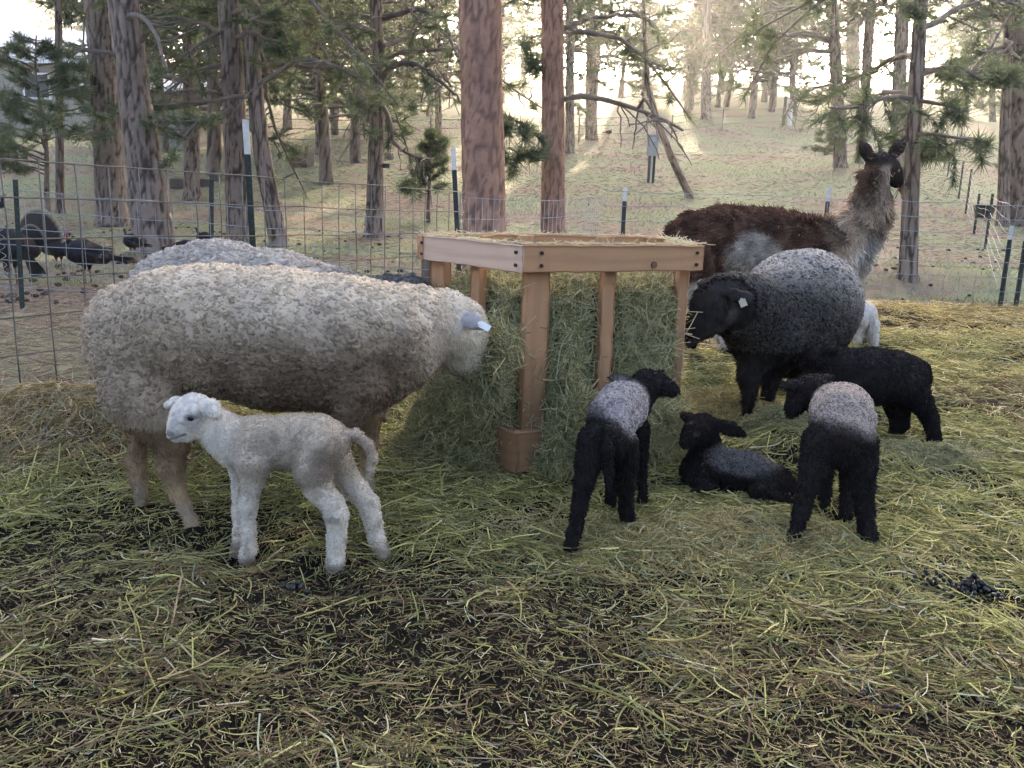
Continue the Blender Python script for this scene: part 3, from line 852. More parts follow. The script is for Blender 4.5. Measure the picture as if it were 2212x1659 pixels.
for X, Y, k in ((8.3, 61, .42), (9.8, 72, .5), (10.6, 78, .5), (12.3, 90, .62), (13.9, 101, .7), (9.0, 66, .38), (15.2, 112, .75)):
    placed.append((X, Y)); far_tree(X, Y, 'low pine just below the setting sun on the hill', 'low pines under the sun', k)
# dense boughs on the left hillside
made = tries = 0
while made < 7 and tries < 900:
    tries += 1
    Y = 22 + 34 * rng.random()
    X = -Y * (0.14 + 0.55 * rng.random())
    if any((X - a) ** 2 + (Y - b) ** 2 < 9 for a, b in placed): continue
    if -0.50 < X / Y < -0.38 and Y < 40: continue
    if X / Y < -0.47: continue
    placed.append((X, Y)); made += 1
    far_tree(X, Y, 'green pine crowding the shaded hillside by the house', 'pines crowding by the house', 0.62 + 0.3 * rng.random(), proto=[0, 2][made % 2])
# unseen pines added around and behind the viewer to block low sky light
for i, (X, Y) in enumerate([(-13, -9), (-7, -15), (1, -14), (9, -13), (15, -6), (-15, 1), (16, 4), (-3, -21), (12, -20)]):
    far_tree(X, Y, 'unseen pine added behind the viewer to block low sky light', 'added pines behind the viewer', 0.8 + .05 * (i % 5))
# bushy young pines
def young_pine(label, x, y, h, spread, seed, n=30, per=34):
    g = G(x, y)
    rng = np.random.default_rng(seed)
    root = empty('young_pine_tree', (g[0], g[1], float(terrain(g[0], g[1]))))
    tag(root, label, 'tree')
    zz = np.linspace(-.1, h, 6)
    obj('trunk', trunk_data('trunk', np.stack([.03 * rng.normal(size=6), .03 * rng.normal(size=6), zz], -1), np.linspace(.05, .012, 6), M_BARK, 10, .1, seed), root)
    paths, tp, td = [], [], []
    for i in range(n):
        u = (i + rng.random()) / n
        a, b, c = make_limb(rng, np.array([0, 0, h * (0.28 + 0.7 * u)]), rng.random() * 6.28, spread * (1.05 - .75 * u) * (.6 + .6 * rng.random()), .012, .35, .15, 7, 0.1)
        paths += a; tp += b; td += c
    v, f = tubes(paths, 4)
    obj('branches', mesh_data('branches', v, f, M_TWIG, True), root)
    obj('crown', needle_mesh('crown', tp, td, rng, per, .17, .005), root)
young_pine('bushy young green pine behind the fence near the fan-tailed turkey', 112, 495, 3.0, 1.35, 61, 36, 20)
young_pine('little sparse pine growing beside the short white-tipped post', 930, 480, 1.75, .55, 62, 22, 26)
young_pine('small pine tucked behind the dark pine near the llama', 1800, 372, 2.0, 1.0, 63, 22, 24)
young_pine('round bright green pine above the row of thin posts', 2072, 330, 5.2, 2.1, 64, 40, 30)
# ------------------------------------------------------------------ fences
M_TPOST = simple('dark_green_post_paint', (0.018, 0.030, 0.026), 0.55, vary=0.35)
M_TIP = simple('white_post_paint', (0.62, 0.60, 0.56), 0.6, vary=0.2)
M_WIRE = simple('galvanised_wire', (0.26, 0.28, 0.30), 0.6, 0.15, vary=0.2)
M_RUST = simple('weathered_wire', (0.13, 0.12, 0.11), 0.6, 0.4, vary=0.3)
def t_post(parent, origin, base, top, tip=0.13, w=0.034, name='post'):
    base, top, origin = np.asarray(base, float), np.asarray(top, float), np.asarray(origin, float)
    L = np.linalg.norm(top - base)
    ez = unit(top - base); ex = unit(np.array([1, 0.15, 0]) - ez * ez[0]); ey = np.cross(ez, ex)
    def body(z0, z1, g, studs):
        mb = MB()
        mb.box(base + ez * (z0 + z1) / 2, (w + g, .004 + g, z1 - z0), (ex, ey, ez))
        mb.box(base + ez * (z0 + z1) / 2 + ey * (w * .42 + .003), (.005 + g, w * .85, z1 - z0), (ex, ey, ez))
        z = z0 + .03
        while studs and z < z1 - .02:
            mb.box(base + ez * z - ey * .006, (.012, .012, .014), (ex, ey, ez)); z += .055
        return mb
    o = body(-0.25, L - tip, 0, True).build(name, M_TPOST, parent); o.location = Vector(-origin)
    if tip > 0:
        t = body(L - tip, L, .0006, False).build('painted_tip', M_TIP, o)
    return o
def wire(parent, origin, pts, r=.0022, mat=None, name='wire', sides=5):
    mb = MB(); mb.tube(pts, r, sides)
    o = mb.build(name, mat or M_WIRE, parent, True); o.location = Vector(-np.asarray(origin, float))
    return o
def sag(a, b, n=9, amp=.008, rng=RNG):
    t = np.linspace(0, 1, n)[:, None]
    p = a + (b - a) * t
    p[1:-1] += rng.normal(size=(n - 2, 3)) * amp * np.array([1, 1, .8])
    return p
# stock panel along the left side of the pen
a0, a1 = np.array([*FENCE_A[0], 0.0]), np.array([*FENCE_A[1], 0.0])
fa = empty('wire_fence', tuple(a0)); tag(fa, 'near square-mesh wire fence running from the picture edge toward the feeder', 'fence')
rows = [0.07, 0.225, 0.38, 0.53, 0.685, 0.84, 0.985]
tilt = -0.06
for z in rows:
    wire(fa, a0, sag(a0 + [0, 0, z + .02], a1 + [0, 0, z + tilt], 14, .004), .0034, M_RUST, 'horizontal_wire')
nv = 29
for i in range(nv + 1):
    t = i / nv
    p = a0 + (a1 - a0) * t
    q = p + [0, 0, rows[-1] + lerp(.02, tilt, t)]
    wire(fa, a0, sag(p + [0, 0, .03], q, 5, .004) + np.array([0, -.004, 0]), .0030, M_RUST, 'vertical_wire')
g = P(552, 545, 5.15); t_post(fa, a0, (g[0], g[1], 0), P(530, 258, 5.05), .19)
t_post(fa, a0, (a1[0] + .02, a1[1], 0), P(979, 318, 6.45), .16)
# second, finer mesh panel behind it with bright wires
b0, b1 = P(-60, 655, 6.3), P(925, 640, 6.9)
b0[2] = b1[2] = 0
fb = empty('wire_fence', tuple(b0)); tag(fb, 'bright galvanised mesh panel standing between the near fence and the turkeys', 'fence')
for i, z in enumerate([.10, .20, .30, .41, .53, .66, .80]):
    wire(fb, b0, sag(b0 + [0, 0, z + .05], b1 + [0, 0, z - .10 + .0 * i], 12, .006), .0034, M_WIRE, 'horizontal_wire')
for i in range(26):
    p = lerp(b0, b1, (i + .2) / 26)
    wire(fb, b0, sag(p, p + [0, 0, .86 - .14 * i / 26], 4, .004) + np.array([0, .005, 0]), .002, M_WIRE, 'vertical_wire')
t_post(fb, b0, np.array([*P(46, 640, 6.2)[:2], 0]), P(33, 388, 6.2), .0)
t_post(fb, b0, np.array([*P(455, 640, 6.7)[:2], 0]), P(457, 388, 6.7), .0)
def spiral(parent, origin, base, h, r=.018, turns=12, name='spring_tie'):
    t = np.linspace(0, 1, turns * 8)
    p = base + np.stack([r * np.cos(t * turns * 6.283), r * np.sin(t * turns * 6.283), h * t], -1)
    wire(parent, origin, p, .0022, M_WIRE, name, 4)
spiral(fb, b0, np.array([*P(15, 640, 6.2)[:2], 0.05]), .78)
# curved roll of finer mesh between the post and the right
c0 = a1.copy()
fc = empty('wire_fence', tuple(c0)); tag(fc, 'curved stretch of tight wire mesh hanging in front of the orange trunks', 'fence')
cpts = np.array([P(992, 425, 6.5), P(1060, 428, 6.75), P(1130, 430, 7.0), P(1200, 432, 7.3), P(1260, 430, 7.6), P(1297, 425, 7.85)])
tt = np.linspace(0, 1, 34)
ct = np.stack([np.interp(tt ** .8, np.linspace(0, 1, 6), cpts[:, k]) for k in range(3)], -1)
for k in range(7):
    q = ct.copy(); q[:, 2] -= .15 * k + .012 * np.sin(tt * 5 + k)
    wire(fc, c0, q, .0026, M_WIRE, 'horizontal_wire')
for i in range(34):
    wire(fc, c0, [ct[i] + [0, .004, 0], ct[i] - [0.01, -.004, .95]], .0019, M_WIRE, 'vertical_wire', 4)
spiral(fc, c0, np.array([ct[0][0] + .02, ct[0][1], 0.05]), .88)
# back fence of the pen
d0, d1 = P(1297, 655, 8.3), P(2300, 668, 8.3)
d0[2] = d1[2] = 0.0
fd = empty('wire_fence', tuple(d0)); tag(fd, 'wire fence along the back of the pen beyond the straw', 'fence')
for k in range(8):
    wire(fd, d0, sag(d0 + [0, 0, .02 + .137 * k], d1 + [0, 0, .0 + .137 * k], 16, .008), .0030, M_WIRE, 'horizontal_wire')
for i in range(31):
    p = lerp(d0, d1, i / 30)
    wire(fd, d0, sag(p, p + [0, 0, .98], 4, .006) + np.array([0, .006, 0]), .0020, M_WIRE, 'vertical_wire', 4)
for x, yt, yb in ((1337, 404, 655), (1765, 404, 655), (2162, 487, 662), (2196, 490, 662)):
    q = P(x, 655, 8.36)
    t_post(fd, d0, np.array([q[0], q[1], 0]), np.array([q[0], q[1], P(x, yt, 8.36)[2]]), .13, .04)
# fence running away up the slope on the right
e_bases = [(2128, 538), (2104, 506), (2086, 462), (2071, 429), (2058, 405), (2047, 381), (2039, 365)]
e_tops = [418, 418, 365, 349, 346, 341, 340]
fe = empty('wire_fence', (float(P(2150, 600, 9)[0]), 9.0, 0)); tag(fe, 'fence of thin posts receding up the slope past the black tub', 'fence')
fo = np.array(fe.location)
prev = np.array([*P(2162, 655, 8.4)[:2], 0.0]); prevh = 0.95
for (x, y), yt in zip(e_bases, e_tops):
    g = G(x, y); hgt = P(x, yt, g[1])[2] - g[2]
    t_post(fe, fo, g, g + np.array([0, 0, hgt]), 0, .045)
    for k in range(7):
        wire(fe, fo, sag(prev + [0, 0, .08 + prevh * .9 * k / 6], g + [0, 0, .08 + hgt * .85 * k / 6], 5, .01), .0035, M_WIRE, 'horizontal_wire', 4)
    prev, prevh = g, hgt
# far gate posts and a rail across the slope
gg = G(1705, 272)
fg = empty('gate_posts', tuple(gg)); tag(fg, 'pale gate post with a thin dark rail far up the slope', 'gate')
mb = MB(); mb.tube([gg - [0, 0, .2], gg + [0, 0, 1.6]], .13, 10); o = mb.build('post', M_TIP, fg); o.location = Vector(-gg)
q = G(1692, 270); mb = MB(); mb.tube([q - [0, 0, .2], q + [0, 0, 1.7]], .10, 8); o = mb.build('post', M_TPOST, fg); o.location = Vector(-gg)
q2 = G(1815, 268); mb = MB(); mb.tube([gg + [0, 0, 1.45], q2 + [0, 0, 1.5]], .06, 6); o = mb.build('rail', M_TPOST, fg); o.location = Vector(-gg)
fh = empty('wire_fence', tuple(G(600, 322))); tag(fh, 'faint low wire fence crossing the far slope', 'fence')
prev = None
for x, y in ((560, 318), (700, 322), (830, 322), (930, 318), (1100, 312), (1250, 308), (1450, 300), (1560, 282), (1690, 275)):
    g = G(x, y)
    mb = MB(); mb.tube([g - [0, 0, .2], g + [0, 0, 1.2]], .035, 6); o = mb.build('post', M_RUST, fh); o.location = -fh.location
    if prev is not None:
        for hh in (.35, .75, 1.1):
            wire(fh, np.array(fh.location), [prev + [0, 0, hh], g + [0, 0, hh]], .012, M_RUST, 'wire', 4)
    prev = g

# ------------------------------------------------------------------ meter box on its posts
M_BOX = simple('grey_enamel', (0.30, 0.33, 0.37), 0.45, 0.2, vary=0.1)
M_DARK = simple('black_rubber', (0.014, 0.015, 0.017), 0.5, vary=0.3)
M_STEEL = simple('pale_steel', (0.45, 0.47, 0.5), 0.35, 0.7, vary=0.1)
g = G(1405, 395)
mbx = empty('meter_box', tuple(g)); tag(mbx, 'grey electric meter box on two short posts in the field', 'meter box')
s = px(g)
def part(name, mat, mb, parent=mbx, org=g):
    o = mb.build(name, mat, parent); o.location = Vector(-np.asarray(org)); return o
mb = MB(); mb.box(g + [0, 0, 78 * s], (23 * s, 10 * s, 44 * s)); mb.box(g + [0, -5.3 * s, 70 * s], (20 * s, 1 * s, 24 * s)); part('cabinet', M_BOX, mb)
mb = MB(); mb.tube([g + [0, -5 * s, 90 * s], g + [0, -8.5 * s, 90 * s]], 5.5 * s, 16); part('meter_dial', M_STEEL, mb)
for dx in (-5, 5):
    mb = MB(); mb.box(g + [dx * s, 0, 26 * s], (5 * s, 6 * s, 64 * s)); part('post', M_TPOST, mb)
mb = MB(); mb.tube([g + [0, -2 * s, -4 * s], g + [0, -2 * s, 57 * s]], 1.8 * s, 8); part('conduit', M_STEEL, mb)
# black rubber tub
g = G(2124, 470)
tub = empty('water_tub', tuple(g)); tag(tub, 'black rubber water tub standing beyond the receding fence', 'tub')
s = px(g)
n = 28
a = np.linspace(0, 6.2832, n, endpoint=False)
prof = [(17, 0), (22, 24), (23.5, 25), (23, 26), (21, 25), (16.5, 4), (0.1, 3.5)]
v = np.concatenate([np.stack([r * s * np.cos(a), r * s * np.sin(a), 0 * a + z * s], -1) for r, z in prof])
f = [(i * n + j, i * n + (j + 1) % n, (i + 1) * n + (j + 1) % n, (i + 1) * n + j) for i in range(len(prof) - 1) for j in range(n)]
obj('shell', mesh_data('shell', v, f, M_DARK, True), tub)
m, nt, b = new_mat('tub_water'); b.inputs['Base Color'].default_value = (0.02, 0.025, 0.03, 1); b.inputs['Roughness'].default_value = 0.05
v = np.stack([20.2 * s * np.cos(a), 20.2 * s * np.sin(a), 0 * a + 21.5 * s], -1)
obj('water', mesh_data('water', v, [tuple(range(n))], m, False), tub)
# rock, logs, blocks
M_ROCK = simple('grey_rock', (0.20, 0.185, 0.185), 0.9, vary=0.4, scale=9)
def lump(name, label, cat, c, r, mat, seed, amp=.35):
    c = np.asarray(c, float)
    u, w = np.meshgrid(np.linspace(0, math.pi, 14), np.linspace(0, 2 * math.pi, 22, endpoint=False), indexing='ij')
    d = np.stack([np.sin(u) * np.cos(w), np.sin(u) * np.sin(w), np.cos(u)], -1)
    rr = 1 + amp * (fbm(d * 1.0 + seed, 1.7, 3, seed) - .5) * 2
    v = (d * rr[..., None] * np.asarray(r)).reshape(-1, 3)
    f = [(i * 22 + j, (i + 1) * 22 + j, (i + 1) * 22 + (j + 1) % 22, i * 22 + (j + 1) % 22) for i in range(13) for j in range(22)]
    o = obj(name, mesh_data(name, v, f, mat, True), None, tuple(c)); tag(o, label, cat); return o
q = G(185, 885); lump('rock', 'grey rock at the foot of the near wire fence beside the straw mound', 'rock', [q[0], q[1] + .05, .03], (.09, .06, .07), M_ROCK, 3)
def log(label, x0, y0, x1, y1, r, seed):
    p, q = G(x0, y0), G(x1, y1)
    q = np.array([q[0], p[1] + .15, float(terrain(q[0], p[1] + .15))])
    o = np.array(p)
    root = empty('fallen_log', tuple(p)); tag(root, label, 'log')
    ax = q - p
    zz = np.linspace(0, np.linalg.norm(ax), 8)
    me = trunk_data('bark', np.stack([0 * zz, 0 * zz, zz], -1), np.full(8, r), M_BARK, 20, .15, seed)
    t = obj('bark', me, root, (0, 0, r * .8)); t.rotation_euler = Vector(ax).to_track_quat('Z', 'Y').to_euler()
    mb = MB(); mb.tube([[0, 0, 0], [0, 0, -.004]], r * .97, 16); c = mb.build('cut_end', M_TWIG, t)
log('cut log lying on the needle slope', 670, 362, 612, 366, .26, 5)
log('short log piece lying on the pale field far off', 845, 346, 815, 352, .13, 6)
M_BLOCK = simple('dark_block', (0.10, 0.085, 0.07), 0.9, vary=0.3)
for x, y, w, h, lab in ((382, 408, 24, 20, 'dark square block in the yard nearest the furrowed pine'), (441, 404, 26, 16, 'low dark block in the yard beside the pine trunk'), (466, 392, 22, 16, 'dark bucket-sized block in the yard behind the straight pine')):
    g = G(x, y); s = px(g)
    mb = MB(); mb.box(g + [0, 0, h * s / 2], (w * s, w * s * .6, h * s)); mb.box(g + [0, 0, h * s], (w * s * .8, w * s * .45, h * s * .12))
    o = mb.build('block', M_BLOCK, None, loc=tuple(g)); tag(o, lab, 'block')
# small box lamp on the slender pine
q = P(834, 359, G(808, 512)[1] - .1)
mb = MB(); s = px(q)
mb.box(q, (15 * s, 9 * s, 8 * s)); mb.box(q + [0, 0, 4.5 * s], (16.5 * s, 10 * s, 1.5 * s)); mb.box(q - [10 * s, 0, 0], (10 * s, 2 * s, 2 * s))
o = mb.build('box_lamp', M_DARK, None, loc=tuple(q)); tag(o, 'small black box fixed to the slender drooping pine', 'lamp box')
# stump post behind the feeder
g = P(948, 520, 7.2); g[2] = 0
mb = MB(); mb.tube([g, g + [0, 0, .40], g + [0.01, 0, .58]], [.075, .07, .065], 10); mb.tube([g + [-.1, 0, 0], g + [-.1, 0, .5]], .045, 8)
o = mb.build('stump', simple('stump_wood', (0.17, 0.125, 0.09), .9, vary=.3), None, loc=tuple(g)); tag(o, 'short grey stump standing just behind the feeder corner', 'stump')

# ------------------------------------------------------------------ house and shed on the left
M_SIDING = simple('beige_siding', (0.30, 0.27, 0.22), .8, vary=.12, scale=3)
M_ROOFM = simple('pale_metal_roof', (0.55, 0.60, 0.68), .4, .2, vary=.08, scale=4)
M_TRIM = simple('white_trim', (0.78, 0.78, 0.78), .6, vary=.05)
M_GLASS = simple('window_glass', (0.03, 0.035, 0.04), .08, vary=.2)
def house(label, c, w, d, h, rise, name='house', wins=3, mat=M_SIDING):
    c = np.asarray(c, float)
    root = empty(name, tuple(c)); tag(root, label, 'building')
    v = [(-w / 2, -d / 2, -1), (w / 2, -d / 2, -1), (w / 2, d / 2, -1), (-w / 2, d / 2, -1), (-w / 2, -d / 2, h), (w / 2, -d / 2, h), (w / 2, d / 2, h), (-w / 2, d / 2, h), (-w / 2, 0, h + rise), (w / 2, 0, h + rise)]
    obj('wall', mesh_data('wall', v, [(0, 1, 5, 4), (2, 3, 7, 6), (1, 2, 6, 9, 5), (3, 0, 4, 8, 7)], mat, False), root)
    e = .5; t = .12
    for s in (-1, 1):
        mb = MB()
        A = np.array([0, s * (d / 2 + e) / 2, h + rise / 2 - e * rise / d / 1.0])
        sl = math.hypot(d / 2 + e, rise * (d / 2 + e) / (d / 2))
        ang = math.atan2(rise, d / 2)
        ex = np.array([1, 0, 0]); ey = np.array([0, s * math.cos(ang), -math.sin(ang)]); ez = np.cross(ex, ey)
        mb.box(np.array([0, s * (d / 2 + e) / 2, h + rise - (d / 2 + e) / 2 * rise / (d / 2) + t * .6]), (w + 2 * e, sl, t), (ex, ey, ez))
        rf = mb.build('roof', M_ROOFM, root)
    mb = MB(); mb.box((0, -d / 2 - e, h - e * rise / (d / 2) - .02), (w + 2 * e, .06, .22)); mb.build('fascia', M_TRIM, root)
    for i in range(wins):
        x = -w / 2 + w * (i + .5) / wins
        mb = MB(); mb.box((x, -d / 2 - .03, h * .55), (1.3, .08, 1.2)); wn_ = mb.build('window', M_TRIM, root)
        mb = MB(); mb.box((x, -d / 2 - .075, h * .55), (1.1, .03, 1.0)); mb.build('pane', M_GLASS, wn_)
    return root
q = P(40, 190, 44); house('beige house with a pale roof, half hidden by pines', (q[0] - 3, 46, float(terrain(q[0], 46)) - .4), 15, 8, 2.9, 1.7)
q = P(335, 300, 33); house('grey shed with white trim behind the furrowed pine', (q[0], 34, float(terrain(q[0], 34)) - .2), 3.4, 3, 2.2, .5, 'shed', 1)

# ------------------------------------------------------------------ turkeys
M_FEATH = strand_mat('turkey_feathers', .75, 0, .2)
def turkey(label, x, y, h, face, seed, fan=False, head_up=True, Y=None, group=None, quality=.012, down=False, red=False):
    g = G(x, y) if Y is None else np.array([*P(x, y, Y)[:2], float(terrain(P(x, y, Y)[0], Y))])
    s = h * px(g)                      # height of the back in metres
    R = np.array([[math.cos(face), -math.sin(face), 0], [math.sin(face), math.cos(face), 0], [0, 0, 1]])
    W = lambda a: g + R @ (np.asarray(a, float) * s)
    bd = Body()
    lat = R @ np.array([0, 1, 0])
    bd.cap(W((-.35, 0, .62)), W((.10, 0, .68)), .20 * s, .29 * s, .05 * s)
    bd.cap(W((.10, 0, .68)), W((.28, 0, .66)), .29 * s, .20 * s, .05 * s)
    hd = (.47, 0, 1.12) if not down else (.75, 0, .28)
    nk = (.42, 0, .95) if not down else (.55, 0, .5)
    if not fan:
        bd.cap(W((-.35, 0, .62)), W((-.78, 0, .55)), .15 * s, .06 * s, .06 * s, R @ np.array([0, 0, 1.0]), .7)
    bd.cap(W((.28, 0, .76)), W(nk), .11 * s, .055 * s, .04 * s)
    bd.cap(W(nk), W(hd), .05 * s, .055 * s, .02 * s)
    bd.cap(W(hd), W(np.array(hd) + [.13, 0, -.04]), .035 * s, .012 * s, .01 * s)
    for sd in (-1, 1):
        bd.cap(W((.0, sd * .1, .5)), W((.02, sd * .1, .32)), .09 * s, .035 * s, .02 * s)
        bd.cap(W((.02, sd * .1, .32)), W((.0, sd * .1, .0)), .022 * s, .02 * s, .01 * s)
        bd.cap(W((.0, sd * .1, .01)), W((.14, sd * .13, .01)), .02 * s, .012 * s, .01 * s)
    v, f = bd.mesh(max(.012 * s * 2, .008))
    loc = (v - g) @ R / s
    c = np.repeat(np.array([[.016, .015, .018]]), len(v), 0) * (.6 + 1.2 * noise(v, 30, seed))[:, None]
    br = sstep(.45, .7, noise(v, 22, seed + 5)) * (loc[:, 0] < -.1)
    c = c + (np.array([.12, .07, .035]) - c) * (br * .6)[:, None]
    hm = np.linalg.norm(loc - np.array(hd), axis=1)
    c = c + ((np.array([.22, .05, .045]) if red else np.array([.05, .04, .045])) - c) * (1 - sstep(.10, .17, np.linalg.norm((loc - (np.array(hd) + np.array(nk)) / 2), axis=1)))[:, None]
    c = c + ((np.array([.14, .19, .32]) if red else np.array([.08, .085, .10])) - c) * (1 - sstep(.04, .075, np.linalg.norm(loc - np.array(hd) - [0, 0, .04], axis=1)))[:, None]
    c = np.where((loc[:, 2] < .30)[:, None] & (not down), np.array([.16, .09, .07]), c)
    root = empty('turkey', tuple(g)); tag(root, label, 'turkey', group)
    obj('body', mesh_data('body', v - g, f, M_FEATH, True, col=c), root)
    def feathers(name, base, dirs, lens, w, tip, mid):
        V, F, Cc = [], [], []
        for d, l in zip(dirs, lens):
            d = unit(np.asarray(d, float)); sd = unit(np.cross(d, [1, 0, .1])); nn = np.cross(d, sd) * .01
            k = len(V)
            for t, ww in ((0, .3), (.5, .8), (.85, 1), (1, .55)):
                p = np.asarray(base) + d * l * t
                for sg, off in ((-1, 0), (0, 1), (1, 0)):
                    V.append(W(p + sd * sg * w * ww + nn * off) - g); Cc.append(mid if t < .86 else tip)
            for i in range(3):
                for j in range(2):
                    F.append((k + i * 3 + j, k + i * 3 + j + 1, k + (i + 1) * 3 + j + 1, k + (i + 1) * 3 + j))
        obj(name, mesh_data(name, V, F, M_FEATH, False, col=np.array(Cc)), root)
    if fan:
        an = np.linspace(-1.35, 1.35, 17)
        feathers('tail_fan', (-.35, 0, .66), [(-.35, math.sin(t), math.cos(t)) for t in an], [.72] * 17, .075, (.42, .34, .22), (.032, .025, .02))
        feathers('tail_covert', (-.31, 0, .66), [(-.30, math.sin(t), math.cos(t)) for t in an[1:-1]], [.40] * 15, .07, (.26, .20, .14), (.02, .016, .015))
        for sd in (-1, 1):
            feathers('wing', (.0, sd * .26, .70), [(-.5, sd * .35, -.9 - .25 * i) for i in range(6)], [.62] * 6, .06, (.16, .15, .13), (.05, .045, .04))
    else:
        feathers('tail', (-.55, 0, .60), [(-1, .12 * i, -.10 - .03 * abs(i)) for i in range(-3, 4)], [.55] * 7, .06, (.20, .13, .07), (.025, .02, .02))
        for sd in (-1, 1):
            feathers('wing', (.12, sd * .26, .74), [(-1, sd * -.05, -.25 + .09 * i) for i in range(5)], [.62] * 5, .05, (.10, .09, .08), (.022, .02, .024))
    return root
turkey('tom turkey displaying his fanned tail behind the near fence', 30, 614, 122, -2.0, 1, fan=True)
turkey('black turkey with a red and blue head standing side-on behind the near fence', 192, 612, 98, 3.05, 2, red=True)
turkey('dark turkey partly hidden behind the fan-tailed tom', 128, 582, 70, -.3, 3)
turkey('turkey half hidden behind the furrowed pine trunk', 288, 556, 52, 2.6, 4)
turkey('turkey showing just above the grey ewe, beside the furrowed pine', 400, 560, 44, .2, 5, down=True)
turkey('turkey with raised head at the thin fence post', 448, 548, 48, 3.0, 6)
turkey('dark turkey feeding below the straight dark pine', 478, 562, 42, .4, 7, down=True)
turkey('turkey cut off by the picture edge under the young pine', -8, 470, 44, .1, 8)
turkey('lone turkey on the brown slope right of the orange trunks', 1315, 294, 13, .2, 9)
turkey('left one of the far turkeys between the orange trunks', 1103, 302, 13, 1.2, 10)
turkey('middle one of the far turkeys between the orange trunks', 1133, 303, 13, 3.3, 11)
turkey('far turkey half hidden by the second orange trunk', 1164, 300, 13, 1.7, 12)
# ------------------------------------------------------------------ animals
FUR = True
def palette(stops):
    return [np.array(c, float) for c in stops]
def finish(name, label, category, body, h, colour, origin, group=None, eyes=(), lumps=0.0, lump_scale=45, smooth=1):
    v, f = body.mesh(h, smooth, 0.022)
    root = empty(name, origin)
    tag(root, label, category, group)
    if lumps:
        n = vnormals(v, f)
        d1, d2 = worley(v, lump_scale, 3)
        v = v + n * ((0.5 - d1) * lumps)[:, None]
    me = mesh_data('body', v - origin, f, M_SKIN, True, col=colour(v))
    obj('body', me, root)
    for (x, y, Y, r) in eyes:
        p = P(x, y, Y)
        eye_mesh = bpy.data.meshes.new('eye')
        import bmesh
        bm = bmesh.new()
        bmesh.ops.create_uvsphere(bm, u_segments=14, v_segments=10, radius=r * px(p))
        bm.to_mesh(eye_mesh); bm.free()
        eye_mesh.polygons.foreach_set('use_smooth', np.ones(len(eye_mesh.polygons), bool))
        eye_mesh.materials.append(M_EYE)
        obj('eye', eye_mesh, root, tuple(p - origin))
    return root, v, f
def onground(x, y, Y):
    p = P(x, y, Y)
    return np.array([p[0], p[1], 0.0])

# ---- cream ewe with her head in the feeder
bd = Body(0.010)
Y0 = 2.40
bd.chain([(292, 712, Y0 - 0.01, 108), (380, 708, Y0 - .01, 128), (470, 714, Y0, 141), (600, 732, Y0, 152), (740, 742, Y0 + .01, 146), (838, 735, Y0 + 0.04, 120)], 0.04)
bd.chain([(830, 722, Y0 + .04, 108), (905, 702, Y0 + .10, 80), (952, 700, Y0 + .15, 68)], 0.05)
bd.chain([(962, 698, Y0 + .16, 72), (992, 720, Y0 + .19, 62), (1002, 755, Y0 + .205, 48), (1008, 783, Y0 + .215, 36), (1012, 792, Y0 + .22, 28)], 0.03)
bd.chain([(968, 672, Y0 + .16, 46), (1008, 690, Y0 + .19, 42), (1026, 708, Y0 + .2, 26)], 0.03)
bd.chain([(948, 752, Y0 + .17, 40), (992, 780, Y0 + .2, 28)], 0.03)
for s in (-1, 1):          # ears
    p0, p1 = P(1000, 684, Y0 + .185 + s * .085), P(1049, 708, Y0 + .205 + s * .135)
    nrm = unit(np.array([-.25, s * 1.0, .75]))
    bd.cap(p0, lerp(p0, p1, .45), .020, .030, .006, nrm, 0.40); bd.cap(lerp(p0, p1, .45), p1, .030, .010, .004, nrm, 0.40)
# brisket, thigh and legs
bd.chain([(850, 770, Y0 + .02, 78), (800, 810, Y0 + .01, 80)], 0.05)
bd.chain([(285, 780, Y0 - .06, 86), (305, 850, Y0 - .09, 78), (345, 905, Y0 - .11, 58), (372, 960, Y0 - .12, 41)], 0.04)
bd.chain([(372, 960, Y0 - .12, 40), (369, 1005, Y0 - .13, 36), (384, 1054, Y0 - .14, 25), (410, 1105, Y0 - .15, 20), (424, 1134, Y0 - .155, 23), (443, 1147, Y0 - .16, 17)], 0.012)
bd.chain([(275, 780, Y0 + .07, 80), (292, 860, Y0 + .07, 60), (298, 930, Y0 + .04, 30)], 0.04)
bd.chain([(298, 930, Y0 + .03, 27), (293, 1000, Y0 + .02, 28), (302, 1050, Y0 + .01, 21), (310, 1100, Y0, 19), (313, 1132, Y0 - .01, 24), (322, 1150, Y0 - .02, 20)], 0.012)
bd.chain([(780, 830, Y0 - .10, 62), (760, 880, Y0 - .10, 40), (738, 960, Y0 - .10, 26), (733, 1040, Y0 - .10, 21), (731, 1112, Y0 - .10, 20), (739, 1132, Y0 - .11, 20)], 0.03)
bd.chain([(800, 830, Y0 + .10, 58), (800, 880, Y0 + .10, 36), (795, 960, Y0 + .10, 24), (790, 1030, Y0 + .10, 20), (790, 1085, Y0 + .10, 20), (797, 1096, Y0 + .10, 19)], 0.03)
bd.chain([(205, 730, Y0 - .01, 32), (212, 790, Y0 - .01, 20)], 0.03)
EWE_O = onground(600, 1150, Y0)
